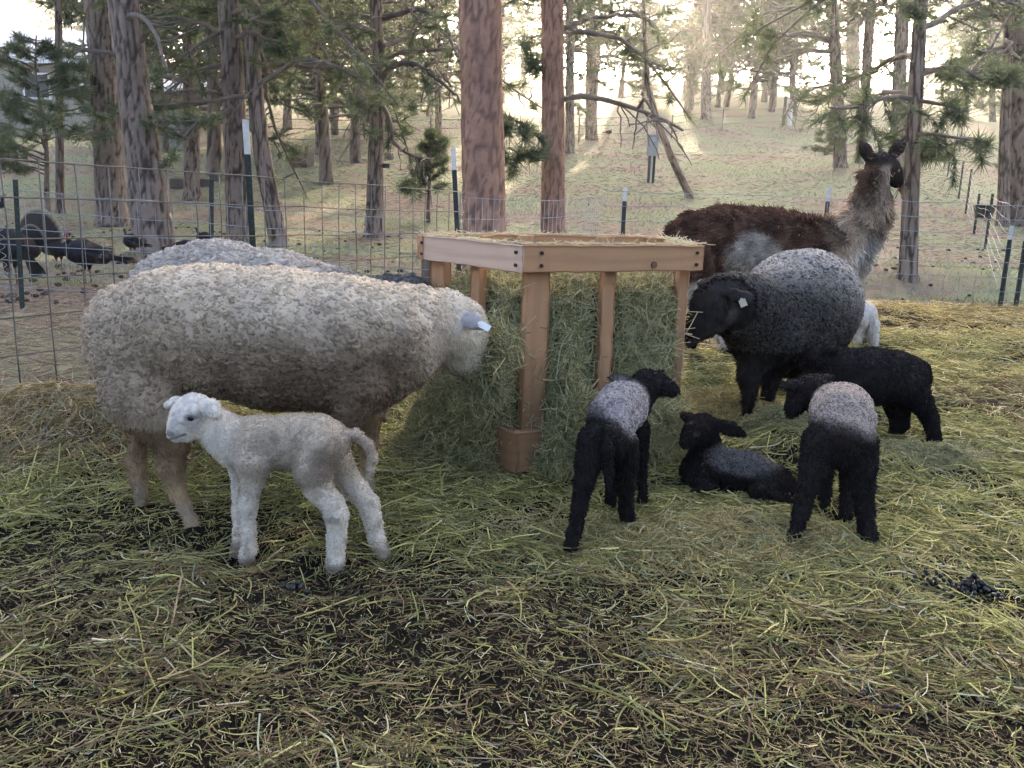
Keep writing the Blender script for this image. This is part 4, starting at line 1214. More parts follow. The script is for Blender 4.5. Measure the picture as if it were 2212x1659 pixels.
def ewe_col(v):
    x = (v - EWE_O)
    z = x[:, 2]
    f = fbm(v, 5, 3, 4); f2 = fbm(v, 30, 2, 8)
    cream, tan, dirt_shade = palette([(0.62, 0.525, 0.40), (0.40, 0.31, 0.215), (0.155, 0.11, 0.075)])
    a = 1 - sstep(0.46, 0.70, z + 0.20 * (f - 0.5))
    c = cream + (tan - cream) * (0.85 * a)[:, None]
    d = (1 - sstep(0.40, 0.58, z + .12 * (f - .5))) * sstep(-0.45, 0.05, x[:, 0]) * 0.62 + 0.40 * sstep(0.46, 0.62, f) * a  # darkens the lower body: dirt, with belly shade put into the colour
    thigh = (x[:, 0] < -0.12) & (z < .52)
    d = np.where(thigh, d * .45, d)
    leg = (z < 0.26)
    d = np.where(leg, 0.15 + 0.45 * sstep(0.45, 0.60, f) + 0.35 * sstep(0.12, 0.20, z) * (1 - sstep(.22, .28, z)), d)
    c = c + (dirt_shade - c) * np.clip(d, 0, 0.85)[:, None]
    c[leg & (z > .05)] *= np.array([1.05, 0.97, 0.8])
    head = sstep(0.38, 0.56, x[:, 0])
    c = c + (np.array([0.64, 0.565, 0.45]) * (0.85 + 0.25 * f2)[:, None] - c) * (head * sstep(.30, .40, z))[:, None]
    e0, e1 = P(1000, 684, Y0 + .10), P(1049, 708, Y0 + .07)
    t = np.clip(((v - e0) @ (e1 - e0)) / ((e1 - e0) @ (e1 - e0)), 0, 1)
    ear = 1 - sstep(.022, .034, np.linalg.norm(v - e0 - t[:, None] * (e1 - e0), axis=1))
    c = c + (np.array([.34, .31, .305]) - c) * (ear * (t > .04))[:, None]
    return np.clip(c * (0.85 + 0.30 * f2)[:, None], 0, 1)
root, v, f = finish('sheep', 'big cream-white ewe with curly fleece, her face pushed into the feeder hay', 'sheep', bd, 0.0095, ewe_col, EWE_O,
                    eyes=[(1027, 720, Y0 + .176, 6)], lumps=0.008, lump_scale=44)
if FUR:
    rg = np.random.default_rng(1)
    wt = lambda c: np.where((c - EWE_O)[:, 2] < 0.30, 0.05, 1.0) * np.where((c - EWE_O)[:, 0] > 0.54, 0.1, 1.0)
    p, n = scatter(v, f, 17500, rg, wt)
    q = p - EWE_O
    short = np.where(q[:, 2] < 0.29, 0.45, 1.0) * np.where(q[:, 0] > 0.455 + .45 * np.maximum(q[:, 2] - .55, 0) + .05 * rg.random(len(q)), 0.45, 1.0)
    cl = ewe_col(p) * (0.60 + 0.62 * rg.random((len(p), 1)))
    e0, e1 = P(1000, 684, Y0 + .10), P(1052, 709, Y0 + .07)
    tt_ = np.clip(((p - e0) @ (e1 - e0)) / ((e1 - e0) @ (e1 - e0)), .15, 1)
    near_ear = np.linalg.norm(p - e0 - tt_[:, None] * (e1 - e0), axis=1) < .032
    big = (short > 0.9) & ~near_ear
    tops = rg.random(len(p))
    fur(p[big], n[big], 0.028 - .014 * sstep(.40, .54, q[big, 0]), np.array([.0034, .0039, .0036, .0030, .0015]), cl[big], rg, (0.1, 0, -0.9), 0.40, 4.2, 5, 'fleece', root, tuple(np.zeros(3)), 0.8, 25).location = Vector(-EWE_O)
    p2, n2_ = scatter(v, f, 26000, rg, lambda c: np.where(((c - EWE_O)[:, 2] < 0.32) | ((c - EWE_O)[:, 0] > 0.46), 1.0, 0.12))
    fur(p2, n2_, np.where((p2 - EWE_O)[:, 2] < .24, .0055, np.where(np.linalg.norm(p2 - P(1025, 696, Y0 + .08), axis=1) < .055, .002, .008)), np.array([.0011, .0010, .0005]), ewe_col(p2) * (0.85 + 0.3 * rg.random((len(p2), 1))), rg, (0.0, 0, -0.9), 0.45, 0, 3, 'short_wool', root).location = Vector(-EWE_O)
M_TAG = simple('plastic_ear_tag', (0.75, 0.76, 0.72), 0.4, vary=0.08)
M_TAG2 = simple('yellowed_ear_tag', (0.50, 0.46, 0.30), 0.5, vary=0.2)
def ear_tag(parent, origin, a, b, w, normal, mat=None):
    mb = MB()
    ex = unit(b - a); ez = unit(np.asarray(normal) - (np.asarray(normal) @ ex) * ex); ey = np.cross(ez, ex)
    mb.box((a + b) / 2, (np.linalg.norm(b - a), w, 0.003), (ex, ey, ez))
    mb.tube([a + ez * 0.004, a - ez * 0.004], 0.006, 10)
    o = mb.build('ear_tag', mat or M_TAG, parent); o.location = Vector(-np.asarray(origin))
pa, pb = P(1036, 699, Y0 + .052), P(1058, 711, Y0 + .050)
ear_tag(root, EWE_O, pa, pb, 0.020, (0.1, -1, 0.5))

# ---- white lamb in front of the ewe
bd = Body(0.004)
YL = 2.10
bd.chain([(500, 950, YL, 48), (560, 958, YL, 60), (640, 955, YL - .01, 60), (690, 950, YL - .02, 54), (716, 955, YL - .02, 44)], 0.02)
bd.chain([(512, 968, YL, 48), (484, 940, YL - .01, 42), (455, 915, YL - .02, 38), (435, 895, YL - .03, 36)], 0.025)
bd.chain([(418, 888, YL - .04, 43), (402, 902, YL - .05, 36), (387, 922, YL - .06, 24), (373, 937, YL - .065, 16)], 0.018)
bd.chain([(432, 918, YL - .04, 31), (402, 937, YL - .055, 20), (379, 947, YL - .063, 12)], 0.010)
bd.chain([(403, 888, YL - .075, 12), (424, 892, YL - .08, 12)], 0.010)
for s, (a, b) in enumerate((((440, 868, YL - .080), (470, 897, YL - .105)), ((384, 866, YL + .01), (362, 872, YL + .03)))):
    p0, p1 = P(*a), P(*b)
    nrm = unit(np.cross(p1 - p0, [0.2, 0.3, 1.0])) if s == 0 else unit(np.cross(p1 - p0, [0, 1, 0.2]))
    nrm = np.array([0.15, -1, 0.25]) if s == 0 else nrm
    bd.cap(p0, lerp(p0, p1, .5), .014, .023, .004, nrm, 0.45); bd.cap(lerp(p0, p1, .5), p1, .023, .012, .003, nrm, 0.45)
bd.chain([(548, 1000, YL - .05, 42), (545, 1045, YL - .055, 24), (536, 1092, YL - .055, 19), (537, 1135, YL - .055, 15.5), (538, 1170, YL - .055, 17), (531, 1186, YL - .065, 19)], 0.012)
bd.chain([(525, 1005, YL + .05, 38), (521, 1050, YL + .045, 20), (516, 1095, YL + .04, 17), (517, 1135, YL + .03, 14), (515, 1164, YL + .02, 15), (506, 1180, YL + .01, 16)], 0.012)
bd.chain([(690, 965, YL - .05, 48), (676, 1020, YL - .065, 42), (688, 1056, YL - .07, 30), (716, 1085, YL - .08, 26), (727, 1110, YL - .08, 25), (727, 1150, YL - .085, 21), (724, 1196, YL - .09, 20), (720, 1222, YL - .09, 20), (709, 1234, YL - .1, 16)], 0.012)
bd.chain([(715, 970, YL + .03, 42), (738, 1015, YL + .045, 30), (768, 1055, YL + .05, 26), (796, 1085, YL + .05, 23), (806, 1115, YL + .045, 20), (814, 1150, YL + .04, 18), (822, 1172, YL + .03, 20), (828, 1180, YL + .02, 18)], 0.012)
bd.chain([(742, 940, YL - .02, 15), (770, 938, YL - .02, 14), (796, 962, YL - .02, 13), (806, 990, YL - .02, 12.5), (800, 1016, YL - .02, 11), (795, 1036, YL - .02, 8)], 0.008)
LAMB_O = onground(600, 1190, YL)
def wlamb_col(v):
    x = v - LAMB_O; z = x[:, 2]
    f = fbm(v, 9, 3, 14); f2 = fbm(v, 60, 2, 2)
    white, cream, dirt_shade = palette([(0.70, 0.64, 0.545), (0.50, 0.415, 0.31), (0.20, 0.155, 0.115)])
    torso = sstep(0.13, 0.20, z) * sstep(-0.12, -0.05, x[:, 0])
    c = white + (cream - white) * (torso * 0.85)[:, None]
    c = c + (dirt_shade - c) * (torso * (0.12 + 0.62 * sstep(0.42, 0.66, f)) * (1 - .8 * sstep(.30, .335, z)))[:, None]
    legs = z < 0.16
    c = c + (np.array([0.33, 0.26, 0.18]) - c) * (legs * 0.55 * sstep(0.60, 0.72, fbm(v, 38, 2, 77)))[:, None]
    c = c + (np.array([.24, .19, .14]) - c) * (.8 * (1 - sstep(-.020, .004, z)))[:, None]
    rim = np.linalg.norm((v - P(412, 902, YL - .085)) * [.75, .4, 1.5], axis=1)
    c = c + (np.array([.10, .08, .075]) - c) * (.85 * (1 - sstep(.009, .014, rim)))[:, None]
    nose = np.linalg.norm((v - P(364, 937, YL - .085)) * [.8, .6, 1.2], axis=1)
    c = c + (np.array([0.09, 0.06, 0.055]) - c) * (0.9 * (1 - sstep(0.008, 0.015, nose)))[:, None]
    mq = v - P(366, 949, YL - .08)
    mouth = np.abs(mq[:, 2] - .35 * mq[:, 0]) < 0.003
    near_m = (mq[:, 0] > -.02) & (mq[:, 0] < .042) & (np.abs(mq[:, 2]) < .03) & (v[:, 1] < YL - .03)
    c = np.where((mouth & near_m)[:, None], c * 0.35, c)
    sad = sstep(0.26, 0.33, z) * (x[:, 0] < -0.12)
    c = c + (np.array([0.40, 0.38, 0.37]) - c) * (sad * 0.5 * sstep(0.5, 0.6, fbm(v, 50, 2, 5)))[:, None]
    return np.clip(c * (0.9 + 0.2 * f2)[:, None], 0, 1)
root, v, f = finish('lamb', 'small white lamb with long tail standing in front of the cream ewe', 'lamb', bd, 0.0055, wlamb_col, LAMB_O,
                    eyes=[(412, 902, YL - .079, 8.5), (379, 893, YL + .003, 5.5)], lumps=0.0035, lump_scale=95)
if FUR:
    rg = np.random.default_rng(2)
    p, n = scatter(v, f, 34000, rg)
    x = p - LAMB_O
    face = x[:, 0] < -0.125
    leg = x[:, 2] < 0.15
    ln = np.where(face, 0.0028, np.where(leg, 0.009, 0.007))
    k = ~((np.linalg.norm((p - P(412, 902, YL - .085)) * [1, .5, 1.2], axis=1) < 0.013) | (np.linalg.norm((p - P(364, 937, YL - .085)) * [.8, .6, 1.2], axis=1) < 0.013))
    p, n, ln = p[k], n[k], ln[k]
    fur(p, n, ln, np.array([.0011, .0010, .0009, .0005]), wlamb_col(p) * (0.82 + 0.36 * rg.random((len(p), 1))), rg, (0.1, 0, -0.5), 0.6, 1.6, 4, 'wool', root, (0, 0, 0), 1.1, 90).location = Vector(-LAMB_O)

# ---- grey ewe behind the cream ewe
bd = Body()
YG = 3.02
bd.chain([(395, 655, YG, 112), (470, 655, YG, 126), (600, 680, YG, 128), (700, 695, YG + .02, 112), (790, 690, YG + .05, 85)], 0.04)
bd.chain([(790, 690, YG + .05, 80), (845, 662, YG + .08, 58), (885, 650, YG + .1, 46), (920, 672, YG + .12, 36), (945, 705, YG + .13, 24)], 0.04)
for s in (-1, 1):
    bd.chain([(380, 740, YG + s * .1, 60), (375, 830, YG + s * .1, 30), (372, 930, YG + s * .1, 18), (378, 985, YG + s * .1, 16)], 0.03)
    bd.chain([(720, 760, YG + s * .1, 50), (718, 850, YG + s * .1, 26), (716, 930, YG + s * .1, 18), (722, 985, YG + s * .1, 16)], 0.03)
    p0, p1 = P(880, 640, YG + .1 + s * .06), P(905, 612, YG + .1 + s * .16)
    bd.cap(p0, p1, .02, .008, .01, np.array([1, -.3, 0.4]), 0.45)
GREY_O = onground(600, 985, YG)
def grey_col(v):
    x = v - GREY_O
    f2 = fbm(v, 35, 2, 8)
    c = lerp(np.array([0.45, 0.41, 0.36]), np.array([0.12, 0.12, 0.12]), sstep(0.10, 0.42, x[:, 0])[:, None])
    c = c * (0.75 + 0.5 * f2)[:, None]
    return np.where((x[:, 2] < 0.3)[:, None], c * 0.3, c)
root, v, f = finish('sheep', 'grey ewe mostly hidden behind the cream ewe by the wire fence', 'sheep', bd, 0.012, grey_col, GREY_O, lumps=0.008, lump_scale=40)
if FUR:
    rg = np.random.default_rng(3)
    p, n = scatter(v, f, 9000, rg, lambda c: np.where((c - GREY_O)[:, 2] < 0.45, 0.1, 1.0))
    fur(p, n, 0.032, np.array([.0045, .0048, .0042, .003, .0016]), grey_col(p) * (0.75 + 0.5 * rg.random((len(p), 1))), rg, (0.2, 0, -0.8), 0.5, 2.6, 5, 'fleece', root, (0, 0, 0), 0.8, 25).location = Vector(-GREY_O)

# ---- dark ewe at the right of the feeder
bd = Body(0.008)
YD = 3.75
bd.chain([(1655, 712, YD - .08, 84), (1690, 690, YD + .10, 110), (1722, 668, YD + .30, 122), (1742, 655, YD + .48, 112), (1752, 648, YD + .62, 84)], 0.05)
bd.chain([(1650, 700, YD - .08, 84), (1612, 668, YD - .20, 72), (1580, 650, YD - .28, 62)], 0.05)
bd.chain([(1556, 642, YD - .32, 50), (1534, 664, YD - .36, 46), (1512, 700, YD - .38, 36), (1494, 728, YD - .40, 24)], 0.025)
bd.chain([(1574, 680, YD - .33, 30), (1532, 712, YD - .38, 22)], 0.02)
p0, p1 = P(1578, 632, YD - .42), P(1634, 656, YD - .47)
nr = np.array([-.25, -.75, .75])
bd.cap(p0, lerp(p0, p1, .5), .028, .038, .008, nr, 0.35); bd.cap(lerp(p0, p1, .5), p1, .038, .010, .005, nr, 0.35)
p0, p1 = P(1530, 615, YD - .22), P(1512, 612, YD - .10)
bd.cap(p0, p1, .026, .012, .008, nr, 0.4)
bd.chain([(1632, 770, YD - .13, 46), (1618, 815, YD - .15, 26), (1618, 855, YD - .17, 16), (1613, 895, YD - .19, 13.5), (1606, 918, YD - .20, 15)], 0.03)
bd.chain([(1680, 770, YD + .03, 46), (1664, 815, YD, 24), (1660, 850, YD - .0, 14.5), (1658, 875, YD - .0, 13), (1656, 888, YD, 14)], 0.03)
bd.chain([(1720, 740, YD + .35, 60), (1720, 790, YD + .4, 30), (1730, 815, YD + .42, 18), (1722, 845, YD + .4, 14)], 0.03)
bd.chain([(1775, 735, YD + .5, 56), (1778, 785, YD + .55, 28), (1785, 805, YD + .57, 17), (1778, 832, YD + .55, 13)], 0.03)
DARK_O = onground(1690, 900, YD + .1)
def dark_col(v):
    x = v - DARK_O
    f2 = fbm(v, 40, 2, 8); f = fbm(v, 6, 2, 3)
    t = sstep(-0.16, 0.36, x[:, 1] * 0.55 + (x[:, 2] - 0.48) * 1.15 + 0.10 * (f - .5))
    c = lerp(np.array([0.062, 0.057, 0.053]), np.array([0.40, 0.375, 0.34]), t[:, None])
    head = np.minimum(np.linalg.norm(v - P(1535, 690, YD - .36), axis=1), np.linalg.norm(v - P(1572, 665, YD - .38), axis=1)) < .13
    top = head & (x[:, 2] > 0.615)
    c = np.where(head[:, None], np.array([0.020, 0.018, 0.018]), c)
    c = np.where(top[:, None], np.array([0.075, 0.062, 0.048]), c)
    jaw = np.linalg.norm((v - P(1592, 688, YD - .42)) * [1.2, 1, .7], axis=1)
    c = c + (np.array([0.12, 0.115, 0.115]) - c) * (0.8 * (1 - sstep(0.02, 0.055, jaw)))[:, None]
    c = np.where((x[:, 2] < 0.30)[:, None], np.array([0.014, 0.013, 0.013]), c)
    return np.clip(c * (0.65 + 0.7 * f2)[:, None], 0, 1)
root, v, f = finish('sheep', 'charcoal ewe with grey speckled back and black face eating at the feeder', 'sheep', bd, 0.0115, dark_col, DARK_O, lumps=0.009, lump_scale=42)
if FUR:
    rg = np.random.default_rng(4)
    p, n = scatter(v, f, 20000, rg, lambda c: np.where(((c - DARK_O)[:, 2] < 0.30) | (np.minimum(np.linalg.norm(c - P(1535, 690, YD - .36), axis=1), np.linalg.norm(c - P(1572, 672, YD - .38), axis=1)) < .125), 0.0, 1.0))
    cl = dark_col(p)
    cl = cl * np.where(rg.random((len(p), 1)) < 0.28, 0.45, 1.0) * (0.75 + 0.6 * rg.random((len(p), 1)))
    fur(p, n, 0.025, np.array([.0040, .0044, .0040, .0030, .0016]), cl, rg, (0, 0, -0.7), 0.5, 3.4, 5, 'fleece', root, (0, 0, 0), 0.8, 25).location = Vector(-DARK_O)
    p, n = scatter(v, f, 16000, rg, lambda c: np.where((c - DARK_O)[:, 2] < 0.34, 1.0, 0.25))
    fur(p, n, 0.012, np.array([.0012, .001, .0005]), dark_col(p) * (0.7 + 0.6 * rg.random((len(p), 1))), rg, (0, 0, -0.8), 0.4, 0, 3, 'short_wool', root).location = Vector(-DARK_O)
ear_tag(root, DARK_O, P(1602, 647, YD - .49), P(1608, 662, YD - .495), 0.026, (-.15, -1, .3), M_TAG2)
nr = None

# ---- black-legged lamb with pale saddle, seen from behind (middle)
def saddle_col(o, centre, radii, axis_up=0.0, grey=(0.33, 0.305, 0.30), black=(0.021, 0.0185, 0.018)):
    g, k = np.array(grey), np.array(black)
    def fn(v):
        q = (v - centre) / np.asarray(radii)
        d = np.linalg.norm(q, axis=1) + 0.25 * (fbm(v, 18, 2, 6) - 0.5)
        t = 1 - sstep(0.72, 1.14, d)
        c = k + (g - k) * t[:, None]
        return np.clip(c * (0.75 + 0.5 * fbm(v, 60, 2, 8))[:, None], 0, 1)
    return fn
def lamb_fur(root, v, f, colour, origin, seed, n=30000, long=0.008):
    if not FUR: return
    rg = np.random.default_rng(seed)
    p, nn = scatter(v, f, n, rg)
    cl = colour(p)
    grey = cl.mean(1) > 0.05
    ln = np.where(grey, 0.010, long)
    fur(p[~grey], nn[~grey], ln[~grey], np.array([.0013, .0011, .0005]), cl[~grey] * (0.6 + 0.9 * rg.random((int((~grey).sum()), 1))), rg, (0, 0, -0.55), 0.6, 0, 3, 'wool', root, (0, 0, 0), 1.2, 60).location = Vector(-origin)
    if grey.any():
        fur(p[grey], nn[grey], 0.011, np.array([.0020, .0021, .0018, .0010]), cl[grey] * (0.8 + 0.5 * rg.random((int(grey.sum()), 1))) * np.where(rg.random((int(grey.sum()), 1)) < .25, .5, 1.0), rg, (0, 0, -0.3), 0.7, 2.4, 4, 'saddle_wool', root, (0, 0, 0), 0.8, 70).location = Vector(-origin)
bd = Body(0.010)
YA = 2.30
bd.chain([(1312, 950, YA - .06, 50), (1322, 905, YA + .04, 56), (1342, 880, YA + .16, 58), (1358, 872, YA + .27, 50)], 0.02)
bd.chain([(1362, 868, YA + .28, 46), (1385, 845, YA + .34, 36), (1400, 828, YA + .36, 32)], 0.02)
bd.chain([(1396, 822, YA + .36, 31), (1425, 830, YA + .35, 27), (1450, 840, YA + .34, 19), (1464, 847, YA + .335, 12)], 0.015)
p0, p1 = P(1366, 822, YA + .32), P(1318, 815, YA + .34)
bd.cap(p0, lerp(p0, p1, .5), .012, .020, .006, np.array([0.1, -.4, 1]), .45); bd.cap(lerp(p0, p1, .5), p1, .020, .007, .004, np.array([.1, -.4, 1]), .45)
p0, p1 = P(1412, 812, YA + .42), P(1432, 800, YA + .47)
bd.cap(p0, p1, .015, .007, .005, np.array([0.3, -.4, 1]), .45)
bd.chain([(1285, 950, YA - .07, 42), (1270, 1000, YA - .10, 33), (1262, 1040, YA - .12, 26), (1252, 1090, YA - .13, 22), (1241, 1135, YA - .14, 20), (1234, 1164, YA - .15, 22)], 0.012)
bd.chain([(1345, 960, YA - .02, 40), (1350, 1010, YA, 31), (1352, 1050, YA + .04, 23), (1354, 1085, YA + .06, 19.5), (1357, 1108, YA + .06, 21)], 0.012)
bd.chain([(1310, 920, YA + .12, 38), (1316, 985, YA + .20, 22), (1320, 1035, YA + .22, 16), (1321, 1072, YA + .23, 17)], 0.01)
bd.chain([(1375, 925, YA + .22, 34), (1385, 985, YA + .25, 20), (1388, 1035, YA + .25, 14), (1389, 1065, YA + .25, 16)], 0.01)
bd.chain([(1312, 925, YA - .11, 18), (1314, 970, YA - .13, 17), (1315, 1020, YA - .12, 15), (1316, 1055, YA - .12, 9)], 0.01)
LA_O = onground(1320, 1130, YA)
colA = saddle_col(LA_O, P(1344, 866, YA + .12), (0.115, 0.22, 0.098))
root, v, f = finish('lamb', 'black lamb with pale grey back seen from behind, sniffing at the feeder leg', 'lamb', bd, 0.006, colA, LA_O, lumps=0.003, lump_scale=90)
lamb_fur(root, v, f, colA, LA_O, 11)

# ---- second grey-backed lamb, head turned to the left (right)
bd = Body(0.010)
YB = 2.42
bd.chain([(1815, 950, YB - .08, 66), (1820, 910, YB + .0, 70), (1818, 892, YB + .10, 68), (1805, 880, YB + .22, 56), (1790, 872, YB + .3, 46)], 0.02)
bd.chain([(1790, 870, YB + .3, 42), (1766, 850, YB + .34, 38), (1748, 838, YB + .35, 33)], 0.02)
bd.chain([(1745, 838, YB + .35, 32), (1728, 858, YB + .33, 30), (1714, 880, YB + .31, 22), (1708, 894, YB + .30, 15)], 0.015)
p0, p1 = P(1728, 826, YB + .29), P(1684, 837, YB + .28)
bd.cap(p0, lerp(p0, p1, .5), .014, .021, .006, np.array([0.1, -.6, 1]), .45); bd.cap(lerp(p0, p1, .5), p1, .021, .007, .004, np.array([.1, -.6, 1]), .45)
p0, p1 = P(1765, 815, YB + .42), P(1800, 812, YB + .45)
bd.cap(p0, p1, .018, .008, .005, np.array([0.1, -.6, 1]), .45)
bd.chain([(1775, 955, YB - .08, 48), (1760, 1005, YB - .10, 36), (1745, 1050, YB - .12, 27), (1732, 1095, YB - .13, 22), (1720, 1140, YB - .14, 21), (1712, 1162, YB - .15, 23)], 0.012)
bd.chain([(1855, 955, YB - .08, 46), (1862, 1005, YB - .10, 36), (1864, 1050, YB - .10, 29), (1870, 1095, YB - .10, 24), (1876, 1130, YB - .11, 23), (1880, 1150, YB - .12, 25)], 0.012)
bd.chain([(1785, 930, YB + .18, 40), (1786, 1000, YB + .20, 22), (1784, 1050, YB + .20, 17), (1780, 1082, YB + .19, 18)], 0.01)
bd.chain([(1840, 935, YB + .12, 40), (1832, 1010, YB + .10, 23), (1830, 1065, YB + .09, 18), (1828, 1102, YB + .08, 19)], 0.01)
bd.chain([(1818, 925, YB - .13, 24), (1818, 960, YB - .15, 18)], 0.01)
LB_O = onground(1815, 1150, YB)
colB = saddle_col(LB_O, P(1822, 868, YB + .03), (0.125, 0.21, 0.100), grey=(0.37, 0.32, 0.28))
root, v, f = finish('lamb', 'black lamb with light brownish grey back facing away, head turned toward the charcoal ewe', 'lamb', bd, 0.006, colB, LB_O, lumps=0.003, lump_scale=90)
lamb_fur(root, v, f, colB, LB_O, 12)

# ---- black lamb lying in the hay
bd = Body(0.010)
YC = 2.78
bd.chain([(1508, 1005, YC, 42), (1560, 1003, YC - .01, 52), (1620, 1012, YC - .04, 52), (1675, 1035, YC - .09, 46), (1712, 1055, YC - .13, 32)], 0.02)
bd.chain([(1520, 990, YC, 42), (1525, 960, YC - .01, 34), (1522, 940, YC - .02, 33)], 0.02)
bd.chain([(1518, 922, YC - .02, 35), (1500, 935, YC - .06, 30), (1486, 950, YC - .09, 20), (1480, 957, YC - .10, 14)], 0.015)
p0, p1 = P(1545, 912, YC - .03), P(1608, 938, YC - .02)
bd.cap(p0, lerp(p0, p1, .5), .014, .022, .006, np.array([-.2, -1, .5]), .4); bd.cap(lerp(p0, p1, .5), p1, .022, .008, .004, np.array([-.2, -1, .5]), .4)
p0, p1 = P(1492, 905, YC - .01), P(1476, 895, YC + .02)
bd.cap(p0, p1, .018, .010, .005, np.array([.5, -1, .3]), .5)
bd.chain([(1500, 1022, YC - .06, 24), (1540, 1040, YC - .12, 17), (1500, 1046, YC - .15, 13)], 0.012)
bd.chain([(1690, 1040, YC - .14, 34), (1640, 1050, YC - .20, 24), (1700, 1066, YC - .22, 18), (1730, 1076, YC - .22, 15)], 0.012)
LC_O = onground(1600, 1060, YC)
_c = saddle_col(LC_O, P(1605, 985, YC - .04), (0.135, 0.2, 0.055), grey=(0.15, 0.14, 0.135))
def colC(v):
    c = _c(v)
    for (x, y, Y, r) in ((1490, 907, YC - .07, .013), (1506, 935, YC - .11, .013), (1500, 921, YC - .10, .008)):
        d = np.linalg.norm(v - P(x, y, Y), axis=1)
        c = c + (np.array([.30, .29, .29]) - c) * (0.75 * (1 - sstep(r * .5, r * 1.5, d)) * sstep(.3, .6, fbm(v, 120, 2, 4)))[:, None]
    return c
root, v, f = finish('lamb', 'black lamb lying in the hay with its ear stuck out sideways', 'lamb', bd, 0.006, colC, LC_O, lumps=0.003, lump_scale=90)
lamb_fur(root, v, f, colC, LC_O, 13)

# ---- black lamb nursing under the charcoal ewe
bd = Body(0.010)
YE = 3.38
bd.chain([(1830, 805, YE + .03, 58), (1885, 812, YE + .02, 64), (1935, 815, YE, 60), (1965, 815, YE - .01, 48)], 0.02)
bd.chain([(1822, 800, YE + .03, 50), (1795, 785, YE + .06, 40), (1770, 775, YE + .09, 34), (1745, 790, YE + .12, 22)], 0.02)
p0, p1 = P(1785, 758, YE + .02), P(1812, 752, YE - .03)
bd.cap(p0, p1, .020, .010, .005, np.array([.2, -1, .6]), .5)
bd.chain([(1978, 790, YE - .02, 22), (1998, 792, YE - .03, 13), (2003, 800, YE - .03, 9)], 0.012)
bd.chain([(1965, 835, YE - .06, 42), (1990, 868, YE - .07, 28), (2010, 900, YE - .08, 21), (2020, 935, YE - .09, 17), (2027, 960, YE - .10, 17)], 0.012)
bd.chain([(1930, 840, YE + .05, 40), (1940, 875, YE + .05, 30), (1945, 905, YE + .06, 22), (1932, 935, YE + .07, 16), (1927, 958, YE + .07, 17)], 0.012)
bd.chain([(1835, 840, YE - .03, 36), (1835, 890, YE - .04, 20), (1833, 930, YE - .04, 16), (1832, 965, YE - .04, 17)], 0.012)
bd.chain([(1850, 840, YE + .08, 34), (1852, 890, YE + .08, 19), (1852, 930, YE + .08, 15), (1850, 950, YE + .08, 16)], 0.012)
LE_O = onground(1890, 965, YE)
def colE(v):
    k = np.array([.018, .016, .0165]) + sstep(.25, .42, (v - LE_O)[:, 2])[:, None] * np.array([.020, .018, .018]) * fbm(v, 30, 2, 3)[:, None]
    return k * (0.7 + 0.6 * fbm(v, 60, 2, 8))[:, None]
root, v, f = finish('lamb', 'all-black lamb reaching under the charcoal ewe to nurse', 'lamb', bd, 0.0065, colE, LE_O, lumps=0.003, lump_scale=90)
lamb_fur(root, v, f, colE, LE_O, 14)

# ---- white lamb far behind, seen from behind
bd = Body()
YF = 5.7
bd.chain([(1864, 681, YF - .05, 27), (1862, 678, YF + .1, 27), (1852, 676, YF + .25, 23)], 0.02)
bd.chain([(1850, 675, YF + .27, 20), (1846, 652, YF + .34, 16), (1842, 642, YF + .36, 15), (1836, 652, YF + .34, 8)], 0.015)
p0, p1 = P(1842, 640, YF + .3), P(1858, 640, YF + .28)
bd.cap(p0, p1, .018, .006, .005, np.array([0, -.3, 1]), .5)
bd.chain([(1851, 702, YF - .05, 18), (1848, 725, YF - .07, 12.5), (1850, 745, YF - .08, 9), (1848, 758, YF - .08, 9)], 0.012)
bd.chain([(1882, 700, YF - .05, 16), (1886, 722, YF - .07, 11), (1888, 742, YF - .08, 8.5), (1888, 756, YF - .08, 9)], 0.012)
bd.chain([(1835, 700, YF + .2, 14), (1828, 725, YF + .2, 9), (1825, 745, YF + .2, 7.5), (1825, 752, YF + .2, 8)], 0.012)
bd.chain([(1864, 700, YF + .2, 14), (1864, 725, YF + .2, 9), (1864, 750, YF + .2, 7.5)], 0.012)
bd.chain([(1868, 682, YF - .12, 8), (1868, 704, YF - .14, 5)], 0.01)
bd.chain([(1872, 706, YF - .04, 6), (1871, 715, YF - .04, 6)], 0.005)
LF_O = onground(1860, 757, YF)
def colF(v):
    c = lerp(np.array([.62, .60, .57]), np.array([.42, .36, .28]), (sstep(.45, .7, fbm(v, 14, 2, 3)) * 0.5)[:, None])
    return c * (0.9 + .2 * fbm(v, 40, 2, 4))[:, None]
root, v, f = finish('lamb', 'white lamb walking away behind the charcoal ewe near the straw', 'lamb', bd, 0.009, colF, LF_O, lumps=0.003, lump_scale=90)
if FUR:
    rg = np.random.default_rng(15)
    p, n = scatter(v, f, 7000, rg)
    fur(p, n, 0.010, np.array([.002, .002, .001]), colF(p) * (0.85 + .3 * rg.random((len(p), 1))), rg, (0, 0, -.4), .6, 0, 3, 'wool', root).location = Vector(-LF_O)

